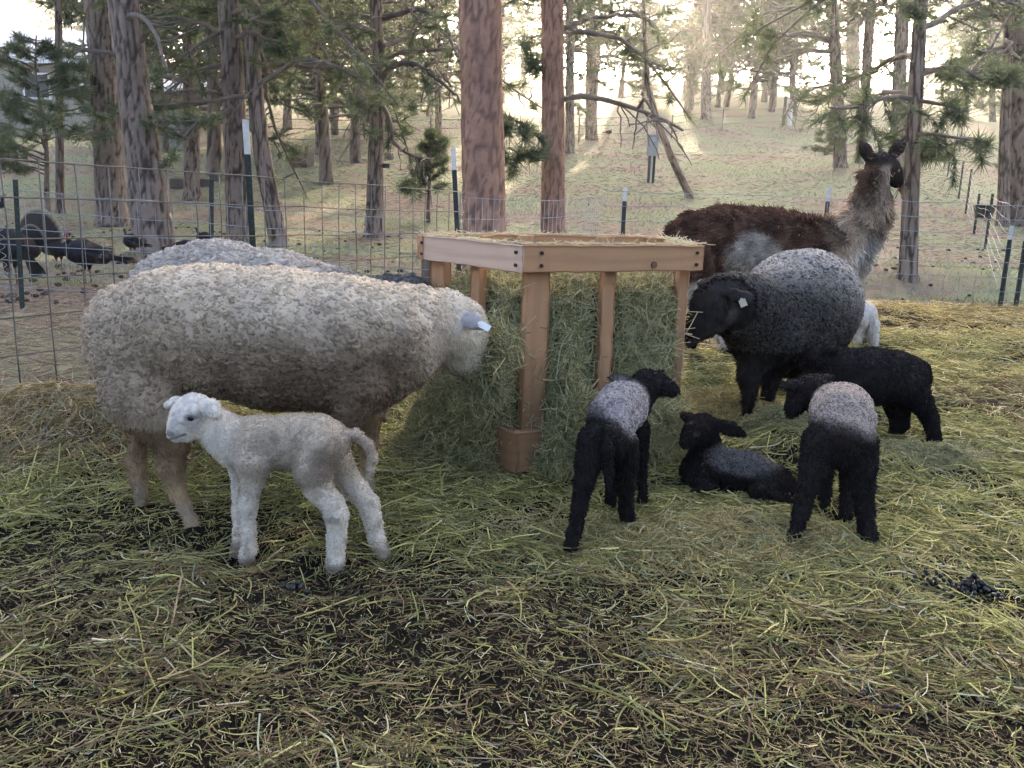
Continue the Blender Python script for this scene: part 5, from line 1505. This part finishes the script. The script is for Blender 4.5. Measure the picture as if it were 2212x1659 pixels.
# ---- llama
bd = Body(0.018)
YM = 5.1
bd.chain([(1500, 515, YM + .10, 60), (1560, 520, YM + .07, 72), (1640, 528, YM + .04, 76), (1720, 538, YM, 72), (1790, 548, YM - .03, 66)], 0.06)
bd.chain([(1795, 548, YM - .03, 64), (1832, 524, YM - .04, 52), (1862, 486, YM - .05, 43), (1880, 448, YM - .05, 36), (1890, 405, YM - .05, 31), (1896, 372, YM - .05, 29)], 0.06)
bd.chain([(1842, 560, YM - .06, 34), (1825, 580, YM - .05, 26)], 0.05)
bd.chain([(1900, 358, YM - .05, 36), (1916, 366, YM - .01, 31), (1932, 382, YM + .02, 24), (1939, 394, YM + .04, 19)], 0.03)
for a, b in ((((1884, 346, YM - .10), (1859, 308, YM - .13))), (((1918, 346, YM + .03), (1958, 298, YM + .04)))):
    p0, p1 = P(*a), P(*b)
    bd.cap(p0, lerp(p0, p1, .55), .030, .040, .01, np.array([.35, -.9, 0]), .6); bd.cap(lerp(p0, p1, .55), p1, .040, .016, .005, np.array([.35, -.9, 0]), .6)
bd.chain([(1465, 500, YM + .12, 22), (1455, 530, YM + .12, 16), (1458, 570, YM + .12, 10)], 0.03)
bd.chain([(1505, 560, YM - .02, 52), (1512, 640, YM - .04, 30), (1528, 690, YM - .05, 20), (1566, 738, YM - .06, 16), (1575, 775, YM - .07, 14), (1583, 792, YM - .08, 15)], 0.03)
bd.chain([(1500, 560, YM + .18, 50), (1500, 640, YM + .2, 28), (1495, 700, YM + .2, 16), (1500, 760, YM + .2, 12), (1506, 778, YM + .2, 13)], 0.03)
bd.chain([(1770, 590, YM - .12, 42), (1768, 660, YM - .12, 22), (1766, 720, YM - .12, 15), (1766, 775, YM - .12, 12), (1770, 790, YM - .13, 14)], 0.03)
bd.chain([(1790, 590, YM + .1, 40), (1792, 660, YM + .12, 21), (1792, 720, YM + .12, 14), (1790, 765, YM + .12, 12), (1794, 778, YM + .12, 13)], 0.03)
LLAMA_O = onground(1640, 790, YM)
def llama_col(v):
    x = v - LLAMA_O
    f = fbm(v, 5, 3, 4); f2 = fbm(v, 28, 2, 9)
    brown, beige, white, dk = palette([(0.125, 0.070, 0.050), (0.45, 0.345, 0.25), (0.62, 0.57, 0.50), (0.032, 0.024, 0.022)])
    d = lambda a, b, Y, r: np.linalg.norm((v - P(a, b, Y)) / np.asarray(r), axis=1)
    c = np.repeat(brown[None], len(v), 0)
    front = sstep(0.24, 0.36, x[:, 0] + 0.18 * (f - .5))
    c = c + (beige * (.55 + .6 * sstep(.3, .6, noise(v * [1, 1, .4], 18, 12)))[:, None] - c) * front[:, None]
    wp = 1 - sstep(0.75, 1.1, d(1634, 560, YM - .2, (.17, .4, .145)) + .7 * (f - .5))
    c = c + (white - c) * (wp * .9)[:, None]
    ch = 1 - sstep(0.75, 1.15, d(1866, 562, YM - .08, (.15, .4, .16)) + .6 * (f - .5))
    c = c + (white - c) * (ch * .95)[:, None]
    nk = sstep(.95, 1.05, x[:, 2]) * (x[:, 0] > .3)
    hm = np.maximum(sstep(-.02, .03, v[:, 2] - P(1900, 362, YM)[2]), 1 - sstep(.08, .11, np.linalg.norm((v - P(1928, 376, YM)) * [1, .6, .85], axis=1)))
    mane = nk * (1 - sstep(-.05, .03, x[:, 0] - np.interp(x[:, 2], [.9, 1.05, 1.25], [.40, .545, .60])))
    c = c + (brown * .8 - c) * (mane * .9)[:, None]
    c = c + (dk - c) * hm[:, None]
    c = np.where((x[:, 2] < 0.45)[:, None], white * 0.8, c)
    c = np.where((x[:, 2] < 0.06)[:, None], dk * .4, c)
    return np.clip(c * (0.7 + 0.6 * f2)[:, None], 0, 1)
root, v, f = finish('llama', 'brown llama with beige shaggy neck looking away behind the charcoal ewe', 'llama', bd, 0.014, llama_col, LLAMA_O, lumps=0.006, lump_scale=25)
if FUR:
    rg = np.random.default_rng(5)
    p, n = scatter(v, f, 42000, rg, lambda c: np.where((c - LLAMA_O)[:, 2] < 0.5, 0.15, 1.0))
    x = p - LLAMA_O
    headm = (p[:, 2] > P(1900, 366, YM)[2]) | (np.linalg.norm((p - P(1925, 375, YM)) * [1, .6, .85], axis=1) < 0.10)
    ln = np.where(headm, 0.006, np.where(x[:, 0] > .3, 0.065, 0.042))
    fur(p, n, ln, np.array([.0022, .0024, .002, .0009]), llama_col(p) * (0.7 + 0.5 * rg.random((len(p), 1))) * (0.62 + .7 * sstep(.25, .75, noise(p * [1, 1, .35], 34, 33)))[:, None], rg, np.stack([np.where(x[:, 0] < .3, -.7, -.05), 0 * ln, np.full(len(ln), -.75)], -1), 0.18, 0.5, 4, 'coat', root, (0, 0, 0), 1.3, 16, nfac=.45).location = Vector(-LLAMA_O)
# ------------------------------------------------------------------ hay in the feeder
def poly_radius(th):
    "distance from the feeder centre to its outline in direction th"
    out = np.full(th.shape, 9.0)
    d = np.stack([np.cos(th), np.sin(th)], -1)
    for i, k in enumerate(order):
        a, b_ = CORN[k][:2] - FC[:2], CORN[order[(i + 1) % 5]][:2] - FC[:2]
        e = b_ - a; n = np.array([e[1], -e[0]]); n = n / np.linalg.norm(n)
        if n @ a < 0: n = -n
        den = d @ n
        t = np.where(den > 1e-4, (n @ a) / np.where(den > 1e-4, den, 1), 9)
        out = np.minimum(out, t)
    return out
nt_, nz_ = 120, 40
th = np.linspace(0, 2 * math.pi, nt_, endpoint=False)
pr = poly_radius(th)
zs = np.linspace(0.0, 1.0, nz_)
V = []
left_ang = math.atan2(*( (CORN['L'] + CORN['N'])[1::-1] / 2 - FC[1::-1]))
for z in zs:
    # side wall then domed top
    if z < .72:
        u = z / .72
        hgt = 0.02 + 0.56 * u
        rr = pr - .092 + .012 * math.sin(u * 3.1)
    else:
        u = (z - .72) / .28
        hgt = 0.58 + 0.06 * math.sin(u * 1.57)
        rr = (pr - .105) * (1 - u) + .005
    for lx, ly in LEGS:
        tl, rl = math.atan2(ly - FC[1], lx - FC[0]), math.hypot(lx - FC[0], ly - FC[1])
        dth = ((th - tl + math.pi) % (2 * math.pi) - math.pi) * rl
        if z < .72: rr = np.minimum(rr, rl - .004 + np.maximum(np.abs(dth) - .035, 0) * 3)
    q = np.stack([FC[0] + rr * np.cos(th), FC[1] + rr * np.sin(th), np.full(nt_, hgt)], -1)
    ld = np.min([np.hypot(q[:, 0] - a, q[:, 1] - b) for a, b in LEGS], 0)
    dn = sstep(.05, .14, ld) * (fbm(q, 7, 3, 21) - .42) * 0.13 * min(1, 4 * (1 - z) + .2)
    spill = np.exp(-(((th - left_ang + math.pi) % (2 * math.pi) - math.pi) / .42) ** 2) * math.exp(-((hgt - .08) / .16) ** 2) * .12
    face = np.exp(-(((th - left_ang + math.pi) % (2 * math.pi) - math.pi) / .5) ** 2) * sstep(.28, .36, hgt)
    rr2 = rr + dn * (1 - face) - .02 * face + spill
    q[:, 0] = FC[0] + rr2 * np.cos(th); q[:, 1] = FC[1] + rr2 * np.sin(th); q[:, 2] += (fbm(q, 5, 2, 4) - .5) * .08
    V.append(q)
V = np.concatenate(V)
i, j = np.meshgrid(np.arange(nz_ - 1), np.arange(nt_), indexing='ij')
F_ = np.stack([i * nt_ + j, i * nt_ + (j + 1) % nt_, (i + 1) * nt_ + (j + 1) % nt_, (i + 1) * nt_ + j], -1).reshape(-1, 4)
m, nt, b = new_mat('packed_hay')
nn = tex_noise(nt, coords(nt), 45, 6, .75)
nt.links.new(ramp(nt, [(.35, (.03, .032, .016)), (.65, (.16, .165, .085))], nn), b.inputs['Base Color'])
b.inputs['Roughness'].default_value = .9
bump(nt, b, nn, 1.0, .02)
hayroot = empty('feeder_hay', (FC[0], FC[1], 0)); tag(hayroot, 'big heap of green hay bulging out between the feeder legs', 'hay', kind='stuff')
obj('packed_core', mesh_data('packed_core', V - FC, F_, m, True), hayroot)
GREEN = np.array([[.23, .235, .115], [.31, .31, .155], [.38, .36, .19], [.18, .19, .10], [.46, .42, .24], [.34, .29, .14]])
GOLD = np.array([[.50, .38, .14], [.42, .31, .12], [.58, .46, .20], [.34, .25, .10], [.46, .40, .19]])
BROWN = np.array([[.16, .11, .06], [.24, .17, .09], [.10, .07, .04], [.34, .25, .14], [.13, .09, .05]])
PALE = np.array([[.58, .52, .36], [.52, .50, .34], [.62, .52, .32], [.46, .48, .32]])
def stalks(pos, direction, length, rng, bend=.5, k=5):
    "gently bent stalks through given points"
    n = len(pos)
    d = unit(direction)
    s = unit(np.cross(d, rng.normal(size=(n, 3))))
    t = np.linspace(-.5, .5, k)
    L = np.asarray(length)[:, None, None]
    bnd = (rng.normal(size=n) * bend)[:, None, None]
    kink = (rng.normal(size=n) * bend * .7)[:, None, None]
    w = unit(np.cross(d, s))
    return pos[:, None] + L * t[None, :, None] * d[:, None] + L * bnd * (t ** 2 - .08)[None, :, None] * s[:, None] + L * kink * (t ** 3 * 2)[None, :, None] * w[:, None]
rg = np.random.default_rng(31)
p, nrm = scatter(V, F_, 30000, rg)
dn = rg.normal(size=p.shape); dn = dn - (dn * nrm).sum(1, keepdims=True) * nrm * .78 + np.array([0, 0, -.45])
ln = .05 + .10 * rg.random(len(p)) ** 1.5
col = GREEN[rg.integers(len(GREEN), size=len(p))] * (.85 + .7 * rg.random((len(p), 1)))
pk = rg.random(len(p)) < .07
col[pk] = PALE[rg.integers(len(PALE), size=pk.sum())] * .9
ln[pk] *= 1.5
hd = np.array([*P(1005, 760, 2.6)])
okh = ~((np.linalg.norm((p - hd) * [1, 1, .8], axis=1) < .15) & (p[:, 2] > .33) & (p[:, 0] < P(1040, 760, 2.6)[0] + .01))
p, nrm, dn, ln, col = p[okh], nrm[okh], dn[okh], ln[okh], col[okh]
legd = np.min([np.hypot(p[:, 0] - a, p[:, 1] - b) for a, b in LEGS], 0)
ok = (legd > .055) | (rg.random(len(p)) < .06)
p, nrm, dn, ln, col = p[ok], nrm[ok], dn[ok], ln[ok], col[ok]
st = stalks(p + nrm * (rg.random((len(p), 1)) * .022 - .004), dn, ln, rg, .9)
strands('loose_stalks', st, (.0009 + .0006 * rg.random(len(p)))[:, None], col, M_HAY, hayroot).location = Vector(-FC)

n = 900
cp = np.stack([P(1062, 770, 2.62), P(1058, 810, 2.62), P(1030, 830, 2.62), P(1080, 745, 2.66)])[rg.integers(4, size=n)] + rg.normal(size=(n, 3)) * [.028, .035, .035]
dd = rg.normal(size=(n, 3)) + [0.2, 0, -.6]
strands('pulled_stalks', stalks(cp, dd, .04 + .09 * rg.random(n), rg, .9), (.0009 + .0006 * rg.random(n))[:, None], GREEN[rg.integers(len(GREEN), size=n)] * (.65 + .6 * rg.random((n, 1))), M_HAY, hayroot).location = Vector(-FC)

def spill(ka, kb, t0, t1, n, zmax, out):
    a, b_ = CORN[ka], CORN[kb]
    o = -inward(a, b_)
    t = t0 + (t1 - t0) * rg.random(n)
    env = np.sin(np.clip((t - t0) / (t1 - t0), 0, 1) * math.pi) ** .6
    z = zmax * env * rg.random(n) ** .8
    p = a[None] + (b_ - a)[None] * t[:, None]
    p[:, 2] = .01 + z
    p = p + o * (out * (1.25 - z / zmax * .9) * env * rg.random(n))[:, None]
    d = rg.normal(size=(n, 3)) * [1, 1, .7] + o * .3 + [0, 0, -.9]
    strands('spilled_stalks', stalks(p, d, .05 + .09 * rg.random(n), rg, .8), (.0009 + .0006 * rg.random(n))[:, None], GREEN[rg.integers(len(GREEN), size=n)] * (.85 + .7 * rg.random((n, 1))), M_HAY, hayroot).location = Vector(-FC)
spill('N', 'R', .13, .50, 2600, .26, .10)
spill('N', 'R', .52, .98, 2200, .24, .08)
spill('L', 'N', .05, .80, 3200, .25, .13)

# ------------------------------------------------------------------ hay, straw and chaff over the pen floor
FGX = np.linspace(-4.5, 6.5, 551); FGY = np.linspace(.8, 9.2, 421)
_a, _b = np.meshgrid(FGX, FGY, indexing='ij')
HZ = ground_z(_a, _b)
def gz(x, y):
    u = np.clip((x - FGX[0]) / (FGX[1] - FGX[0]), 0, len(FGX) - 1.001); w = np.clip((y - FGY[0]) / (FGY[1] - FGY[0]), 0, len(FGY) - 1.001)
    i, j = u.astype(int), w.astype(int); fu, fw = u - i, w - j
    return HZ[i, j] * (1 - fu) * (1 - fw) + HZ[i + 1, j] * fu * (1 - fw) + HZ[i, j + 1] * (1 - fu) * fw + HZ[i + 1, j + 1] * fu * fw
def lay(x, y, length, rng, lift, tilt=.18, bend=.35, k=5, az=None):
    n = len(x)
    if az is None: az = rng.random(n) * 6.2832
    d = np.stack([np.cos(az), np.sin(az), rng.normal(size=n) * tilt], -1)
    st = stalks(np.stack([x, y, np.zeros(n)], -1), d, length, rng, bend, k)
    st[..., 2] = st[..., 2] * .55 + gz(st[..., 0], st[..., 1]) + (lift * rng.random(n))[:, None] + .001
    return st
def wedge(n, y0, y1, rng, power=1.0):
    "points spread over the visible floor between y0 and y1"
    u = rng.random(n)
    y = np.sqrt(y0 ** 2 + u * (y1 ** 2 - y0 ** 2)) if power == 1 else y0 + (y1 - y0) * u ** power
    x = (rng.random(n) * 2 - 1) * (y * .66 + .1)
    return x, y
def cover(x, y):
    "how much hay lies here, 0..1"
    q = np.stack([x, y, 0 * x], -1)
    n = fbm(q, 1.5, 3, 41)
    base = sstep(1.5, 2.45, y + .24 * x + 1.0 * (n - .5))
    n2 = fbm(q, 4.0, 2, 43)
    cl = fbm(q, 7.0, 2, 49)
    c = .03 + .42 * sstep(.48, .64, n2) * sstep(.35, .6, cl) + .9 * base * (.35 + .65 * sstep(.3, .55, cl)) - .60 * sstep(.48, .60, fbm(q, 2.6, 2, 47)) * (1 - base * .4)
    c = c * (1 - .7 * np.exp(-((x + .72) / .45) ** 2 - ((y - 2.12) / .16) ** 2))
    return np.clip(c, .03, 1)
def tone(x, y, n, rng):
    q = np.stack([x, y, 0 * x], -1)
    g = GREEN[rng.integers(len(GREEN), size=n)] * np.array([1.08, 1.08, .76])
    go = GOLD[rng.integers(len(GOLD), size=n)]
    br = BROWN[rng.integers(len(BROWN), size=n)]
    pl = PALE[rng.integers(len(PALE), size=n)]
    f = fbm(q, 1.1, 3, 51)
    wg = sstep(4.0, 6.2, y + .6 * (f - .5)) * .9 * (1 - .75 * np.exp(-((y - 5.6) / .7) ** 2) * sstep(.3, .7, f + .15))
    wb = (1 - sstep(1.45, 2.15, y + 1.3 * (f - .5) + .12 * x)) * .55
    wb = np.maximum(wb, sstep(3.0, 3.6, y) * (1 - sstep(4.3, 5.0, y)) * sstep(1.6, 2.4, x) * .65 * sstep(.35, .5, f))
    moundl = np.exp(-((x + 1.65) / .75) ** 2 - ((y - 2.95) / .42) ** 2)
    r = rng.random(n)
    c = np.where((r < wg)[:, None], go, g)
    c = np.where((rng.random(n) < wb)[:, None], br, c)
    c = np.where((rng.random(n) < .9 * sstep(.25, .6, moundl))[:, None], np.where(rng.random((n, 1)) < .5, go * .8, br * 1.5), c)
    c = np.where((rng.random(n) < .07)[:, None], pl, c)
    return c * (.45 + 1.1 * rng.random((n, 1)) ** 1.3)
floor = []
def batch(name, n, y0, y1, lmin, lmax, rad, lift, seed, power=1.0, tilt=.18, bend=.6, use_cover=True, boost=1.0, label=None, clumpy=.0):
    rng = np.random.default_rng(seed)
    x, y = wedge(n, y0, y1, rng, power)
    az = rng.random(n) * 6.2832
    nc = max(60, n // 45)
    cxx, cyy = wedge(nc, y0, y1, rng, power)
    pick = rng.integers(nc, size=n); inc = rng.random(n) < clumpy
    sg = (.03 + .06 * rng.random(nc))[pick]
    x = np.where(inc, cxx[pick] + sg * rng.normal(size=n), x); y = np.where(inc, cyy[pick] + sg * rng.normal(size=n), y)
    az = np.where(inc, (rng.random(nc) * 6.2832)[pick] + rng.normal(size=n) * .55, az)
    cb = np.where(inc, (.55 + .75 * rng.random(nc))[pick], 1.0)
    keep = in_pen(x, y) > .5
    if use_cover: keep &= rng.random(n) < cover(x, y) * boost
    x, y, az, cb = x[keep], y[keep], az[keep], cb[keep]
    n = len(x)
    ln = lmin + (lmax - lmin) * rng.random(n) ** 2
    st = lay(x, y, ln, rng, lift * (.3 + cover(x, y)), tilt, bend, 5, az)
    r = rad * (.5 + 1.0 * rng.random(n) ** 1.5) * (1 + .16 * y)
    o = strands(name, st, r[:, None], tone(x, y, n, rng) * cb[:, None], M_HAY)
    return tag(o, label, 'hay', kind='stuff')
batch('chaff', 60000, 1.05, 3.6, .010, .05, .0006, .008, 61, 1.2, .35, .35, False, label='short trampled chaff over the dark muddy floor of the pen')
batch('hay', 118000, 1.05, 4.8, .04, .18, .00092, .022, 62, 1.2, .22, .40, True, clumpy=.55, label='green and yellow hay stalks strewn over the pen floor')
batch('straw', 60000, 4.2, 8.35, .06, .20, .0008, .045, 63, 1.2, .30, .5, False, clumpy=.6, label='golden straw bedding at the back of the pen')
batch('long_stalks', 2600, 1.1, 3.6, .12, .34, .0012, .035, 64, 1.2, .15, .35, True, label='long pale stalks lying on top of the hay')
def clump(name, label, cx, cy, sx, sy, n, seed, pal, lmin=.04, lmax=.12, lift=.06, rad=.0011, tilt=.5):
    rng = np.random.default_rng(seed)
    x = cx + sx * rng.normal(size=n) * .6; y = cy + sy * rng.normal(size=n) * .6
    st = lay(x, y, lmin + (lmax - lmin) * rng.random(n) ** 1.5, rng, lift * np.exp(-((x - cx) / sx) ** 2 - ((y - cy) / sy) ** 2), tilt, 1.0)
    o = strands(name, st, (rad * (.7 + .6 * rng.random(n)))[:, None], pal[rng.integers(len(pal), size=n)] * (.65 + .6 * rng.random((n, 1))), M_HAY)
    return tag(o, label, 'hay', kind='stuff')
clump('straw_mound', 'brownish straw mound against the near fence behind the cream ewe', -1.65, 2.92, .7, .36, 9000, 71, np.concatenate([GOLD * .75, BROWN * 1.7, PALE * .8]), lift=.05)
q = G(1690, 940); clump('hay_tuft', 'fluffy green hay clump between the lying lamb and the brownish-backed lamb', q[0], q[1] + .05, .17, .14, 5200, 72, GREEN, lift=.13)
q = G(1985, 985); clump('hay_tuft', 'soft green hay clump at the feet of the nursing lamb', q[0], q[1], .20, .10, 2600, 73, GREEN, lift=.06)
q = G(1010, 985); clump('hay_tuft', 'green hay spilled on the ground in front of the cream ewe muzzle', q[0], q[1] + .08, .26, .20, 7000, 74, GREEN, lift=.16, tilt=.6)
q = G(1560, 880); clump('hay_tuft', 'hay fallen behind the feeder by the charcoal ewe', q[0], q[1], .35, .3, 4500, 75, np.concatenate([GREEN, GOLD]), lift=.10, tilt=.6)
q = G(1225, 1005); clump('hay_tuft', 'hay pulled out over the base board right of the near feeder leg', q[0], q[1] + .04, .12, .07, 2600, 77, GREEN * 1.1, lift=.12, tilt=.7)
q = G(1440, 985); clump('hay_tuft', 'hay hanging over the base board between the two lambs', q[0], q[1] + .06, .14, .08, 2200, 78, GREEN * 1.05, lift=.12, tilt=.7)
q = G(1340, 1180); clump('hay_tuft', 'loose hay around the feet of the lamb sniffing the feeder', q[0] + .25, q[1] + .1, .5, .22, 4500, 76, np.concatenate([GREEN * 1.1, GOLD * .8]), lift=.04)
# stray wisps lying on the feeder rails
rng = np.random.default_rng(81)
n = 420
k = rng.integers(5, size=n); t = rng.random(n)
base = np.stack([lerp(CORN[order[a]], CORN[order[(a + 1) % 5]], b) for a, b in zip(k, t)])
base = base + (FC - base) * [1, 1, 0] * .05 + rng.normal(size=(n, 3)) * [.012, .012, 0]
d = rng.normal(size=(n, 3)) * [1, 1, .12]
st = stalks(base + [0, 0, .004], d, .02 + .07 * rng.random(n) ** 2, rng, .8)
st[..., 2] = np.maximum(st[..., 2], base[:, None, 2] + .001)
tag(strands('hay_wisps', st, (.0011 * np.ones(n))[:, None], PALE[rng.integers(4, size=n)] * .9, M_HAY), 'pale hay wisps caught on the feeder rails', 'hay', kind='stuff')

# ------------------------------------------------------------------ droppings
M_DUNG = simple('dark_dung', (0.010, 0.0095, 0.010), .45, vary=.4, scale=60)
import bmesh
def pellets(label, x, y, n, spread, r, seed):
    rng = np.random.default_rng(seed)
    g = G(x, y); g[2] = float(ground_z(g[0], g[1]))
    mb = MB()
    u, w = np.meshgrid(np.linspace(.001, math.pi - .001, 5), np.linspace(0, 6.2832, 7, endpoint=False), indexing='ij')
    d = np.stack([np.sin(u) * np.cos(w), np.sin(u) * np.sin(w), np.cos(u)], -1).reshape(-1, 3)
    f = [(i * 7 + j, (i + 1) * 7 + j, (i + 1) * 7 + (j + 1) % 7, i * 7 + (j + 1) % 7) for i in range(4) for j in range(7)]
    for i in range(n):
        a = rng.normal(size=2) * spread
        h = 1.6 * spread * math.exp(-(a @ a) / (spread * spread)) * rng.random() if n > 20 else 0
        c = g + [a[0], a[1] * .8, .008 + h]
        mb.add(c + d * r * (.7 + .5 * rng.random(3)), f)
    o = mb.build('dung_pellets', M_DUNG, None, True, tuple(g)); tag(o, label, 'dung', kind='stuff')
pellets('heap of black sheep droppings on the hay near the grey-backed lamb', 2105, 1262, 90, .026, .0068, 1)
pellets('flattened black droppings half buried left of the dropping heap', 2010, 1255, 22, .030, .006, 2)
pellets('few black droppings on the brown foreground chaff', 1880, 1495, 12, .018, .007, 3)
pellets('dark droppings under the small white lamb', 635, 1250, 9, .016, .008, 4)
pellets('small scattered droppings above the dropping heap', 2160, 1170, 16, .035, .006, 5)
# pine cones, clods and bark bits beyond the fence
rng = np.random.default_rng(95)
mb = MB()
u, w = np.meshgrid(np.linspace(.001, math.pi - .001, 4), np.linspace(0, 6.2832, 6, endpoint=False), indexing='ij')
dd = np.stack([np.sin(u) * np.cos(w), np.sin(u) * np.sin(w), np.cos(u)], -1).reshape(-1, 3)
ff = [(i * 6 + j, (i + 1) * 6 + j, (i + 1) * 6 + (j + 1) % 6, i * 6 + (j + 1) % 6) for i in range(3) for j in range(6)]
cnt = 0
while cnt < 420:
    y = 6.5 + 9 * rng.random() ** 1.3; x = (rng.random() * 2 - 1) * y * .68
    if in_pen(x, y) > .3: continue
    mb.add(np.array([x, y, float(terrain(x, y)) + .012]) + dd * (.012 + .016 * rng.random()) * np.array([1 + rng.random(), 1 + rng.random(), .8]), ff); cnt += 1
tag(mb.build('pine_cones', simple('pine_cone', (0.055, 0.038, 0.03), .9, vary=.4), None, True), 'dark pine cones and bark bits scattered on the ground beyond the fences', 'pine cones', kind='stuff')
# pine litter, cones and short grass beyond the fence
rng = np.random.default_rng(91)
n = 90000
Y = 2.6 + 52 * rng.random(n) ** 1.9
X = (rng.random(n) * 2 - 1) * Y * .72
k = in_pen(X, Y) < .5
X, Y = X[k], Y[k]; n = len(X)
az = rng.random(n) * 6.28
gr = fbm(np.stack([X, Y, 0 * X], -1), .35, 3, 3) > .5
up = np.where(gr, 1.0, .15)
L = np.where(gr, .03 + .05 * rng.random(n), .05 + .12 * rng.random(n)) * (1 + Y * .015)
d = unit(np.stack([np.cos(az), np.sin(az), up * (.5 + rng.random(n))], -1))
t = np.linspace(0, 1, 3)
base = np.stack([X, Y, terrain(X, Y) - .004], -1)
pts = base[:, None] + d[:, None] * (L[:, None] * t[None])[..., None]
cg = np.array([[.17, .20, .10], [.20, .22, .12], [.27, .265, .16], [.15, .18, .09]])
cl = np.where(gr[:, None], cg[rng.integers(4, size=n)], np.array([[.20, .145, .11], [.26, .20, .15], [.14, .095, .07], [.31, .25, .19]])[rng.integers(4, size=n)])
tag(strands('field_grass', pts, (np.array([1, .9, .3])[None] * (.0012 + Y * .00016)[:, None]), cl * (.7 + .6 * rng.random((n, 1))), M_HAY), 'short grass and fallen needles on the field beyond the fences', 'grass', kind='stuff')
# ------------------------------------------------------------------ haze volume added for the sun glow and lens glare
m = bpy.data.materials.new('glow_haze'); m.use_nodes = True
nt = m.node_tree
nt.nodes.remove(nt.nodes['Principled BSDF'])
pv = nt.nodes.new('ShaderNodeVolumePrincipled')
pv.inputs['Color'].default_value = (0.95, 0.96, 0.97, 1)
pv.inputs['Density'].default_value = 0.0013
pv.inputs['Anisotropy'].default_value = 0.78
nt.links.new(pv.outputs[0], nt.nodes['Material Output'].inputs['Volume'])
mb = MB(); mb.box((0, 190, 24), (900, 500, 52))
hz = mb.build('haze', m, None, loc=(0, 190, 24)); tag(hz, 'thin pale haze added over the wooded slope for the sun glow', 'haze', kind='stuff')
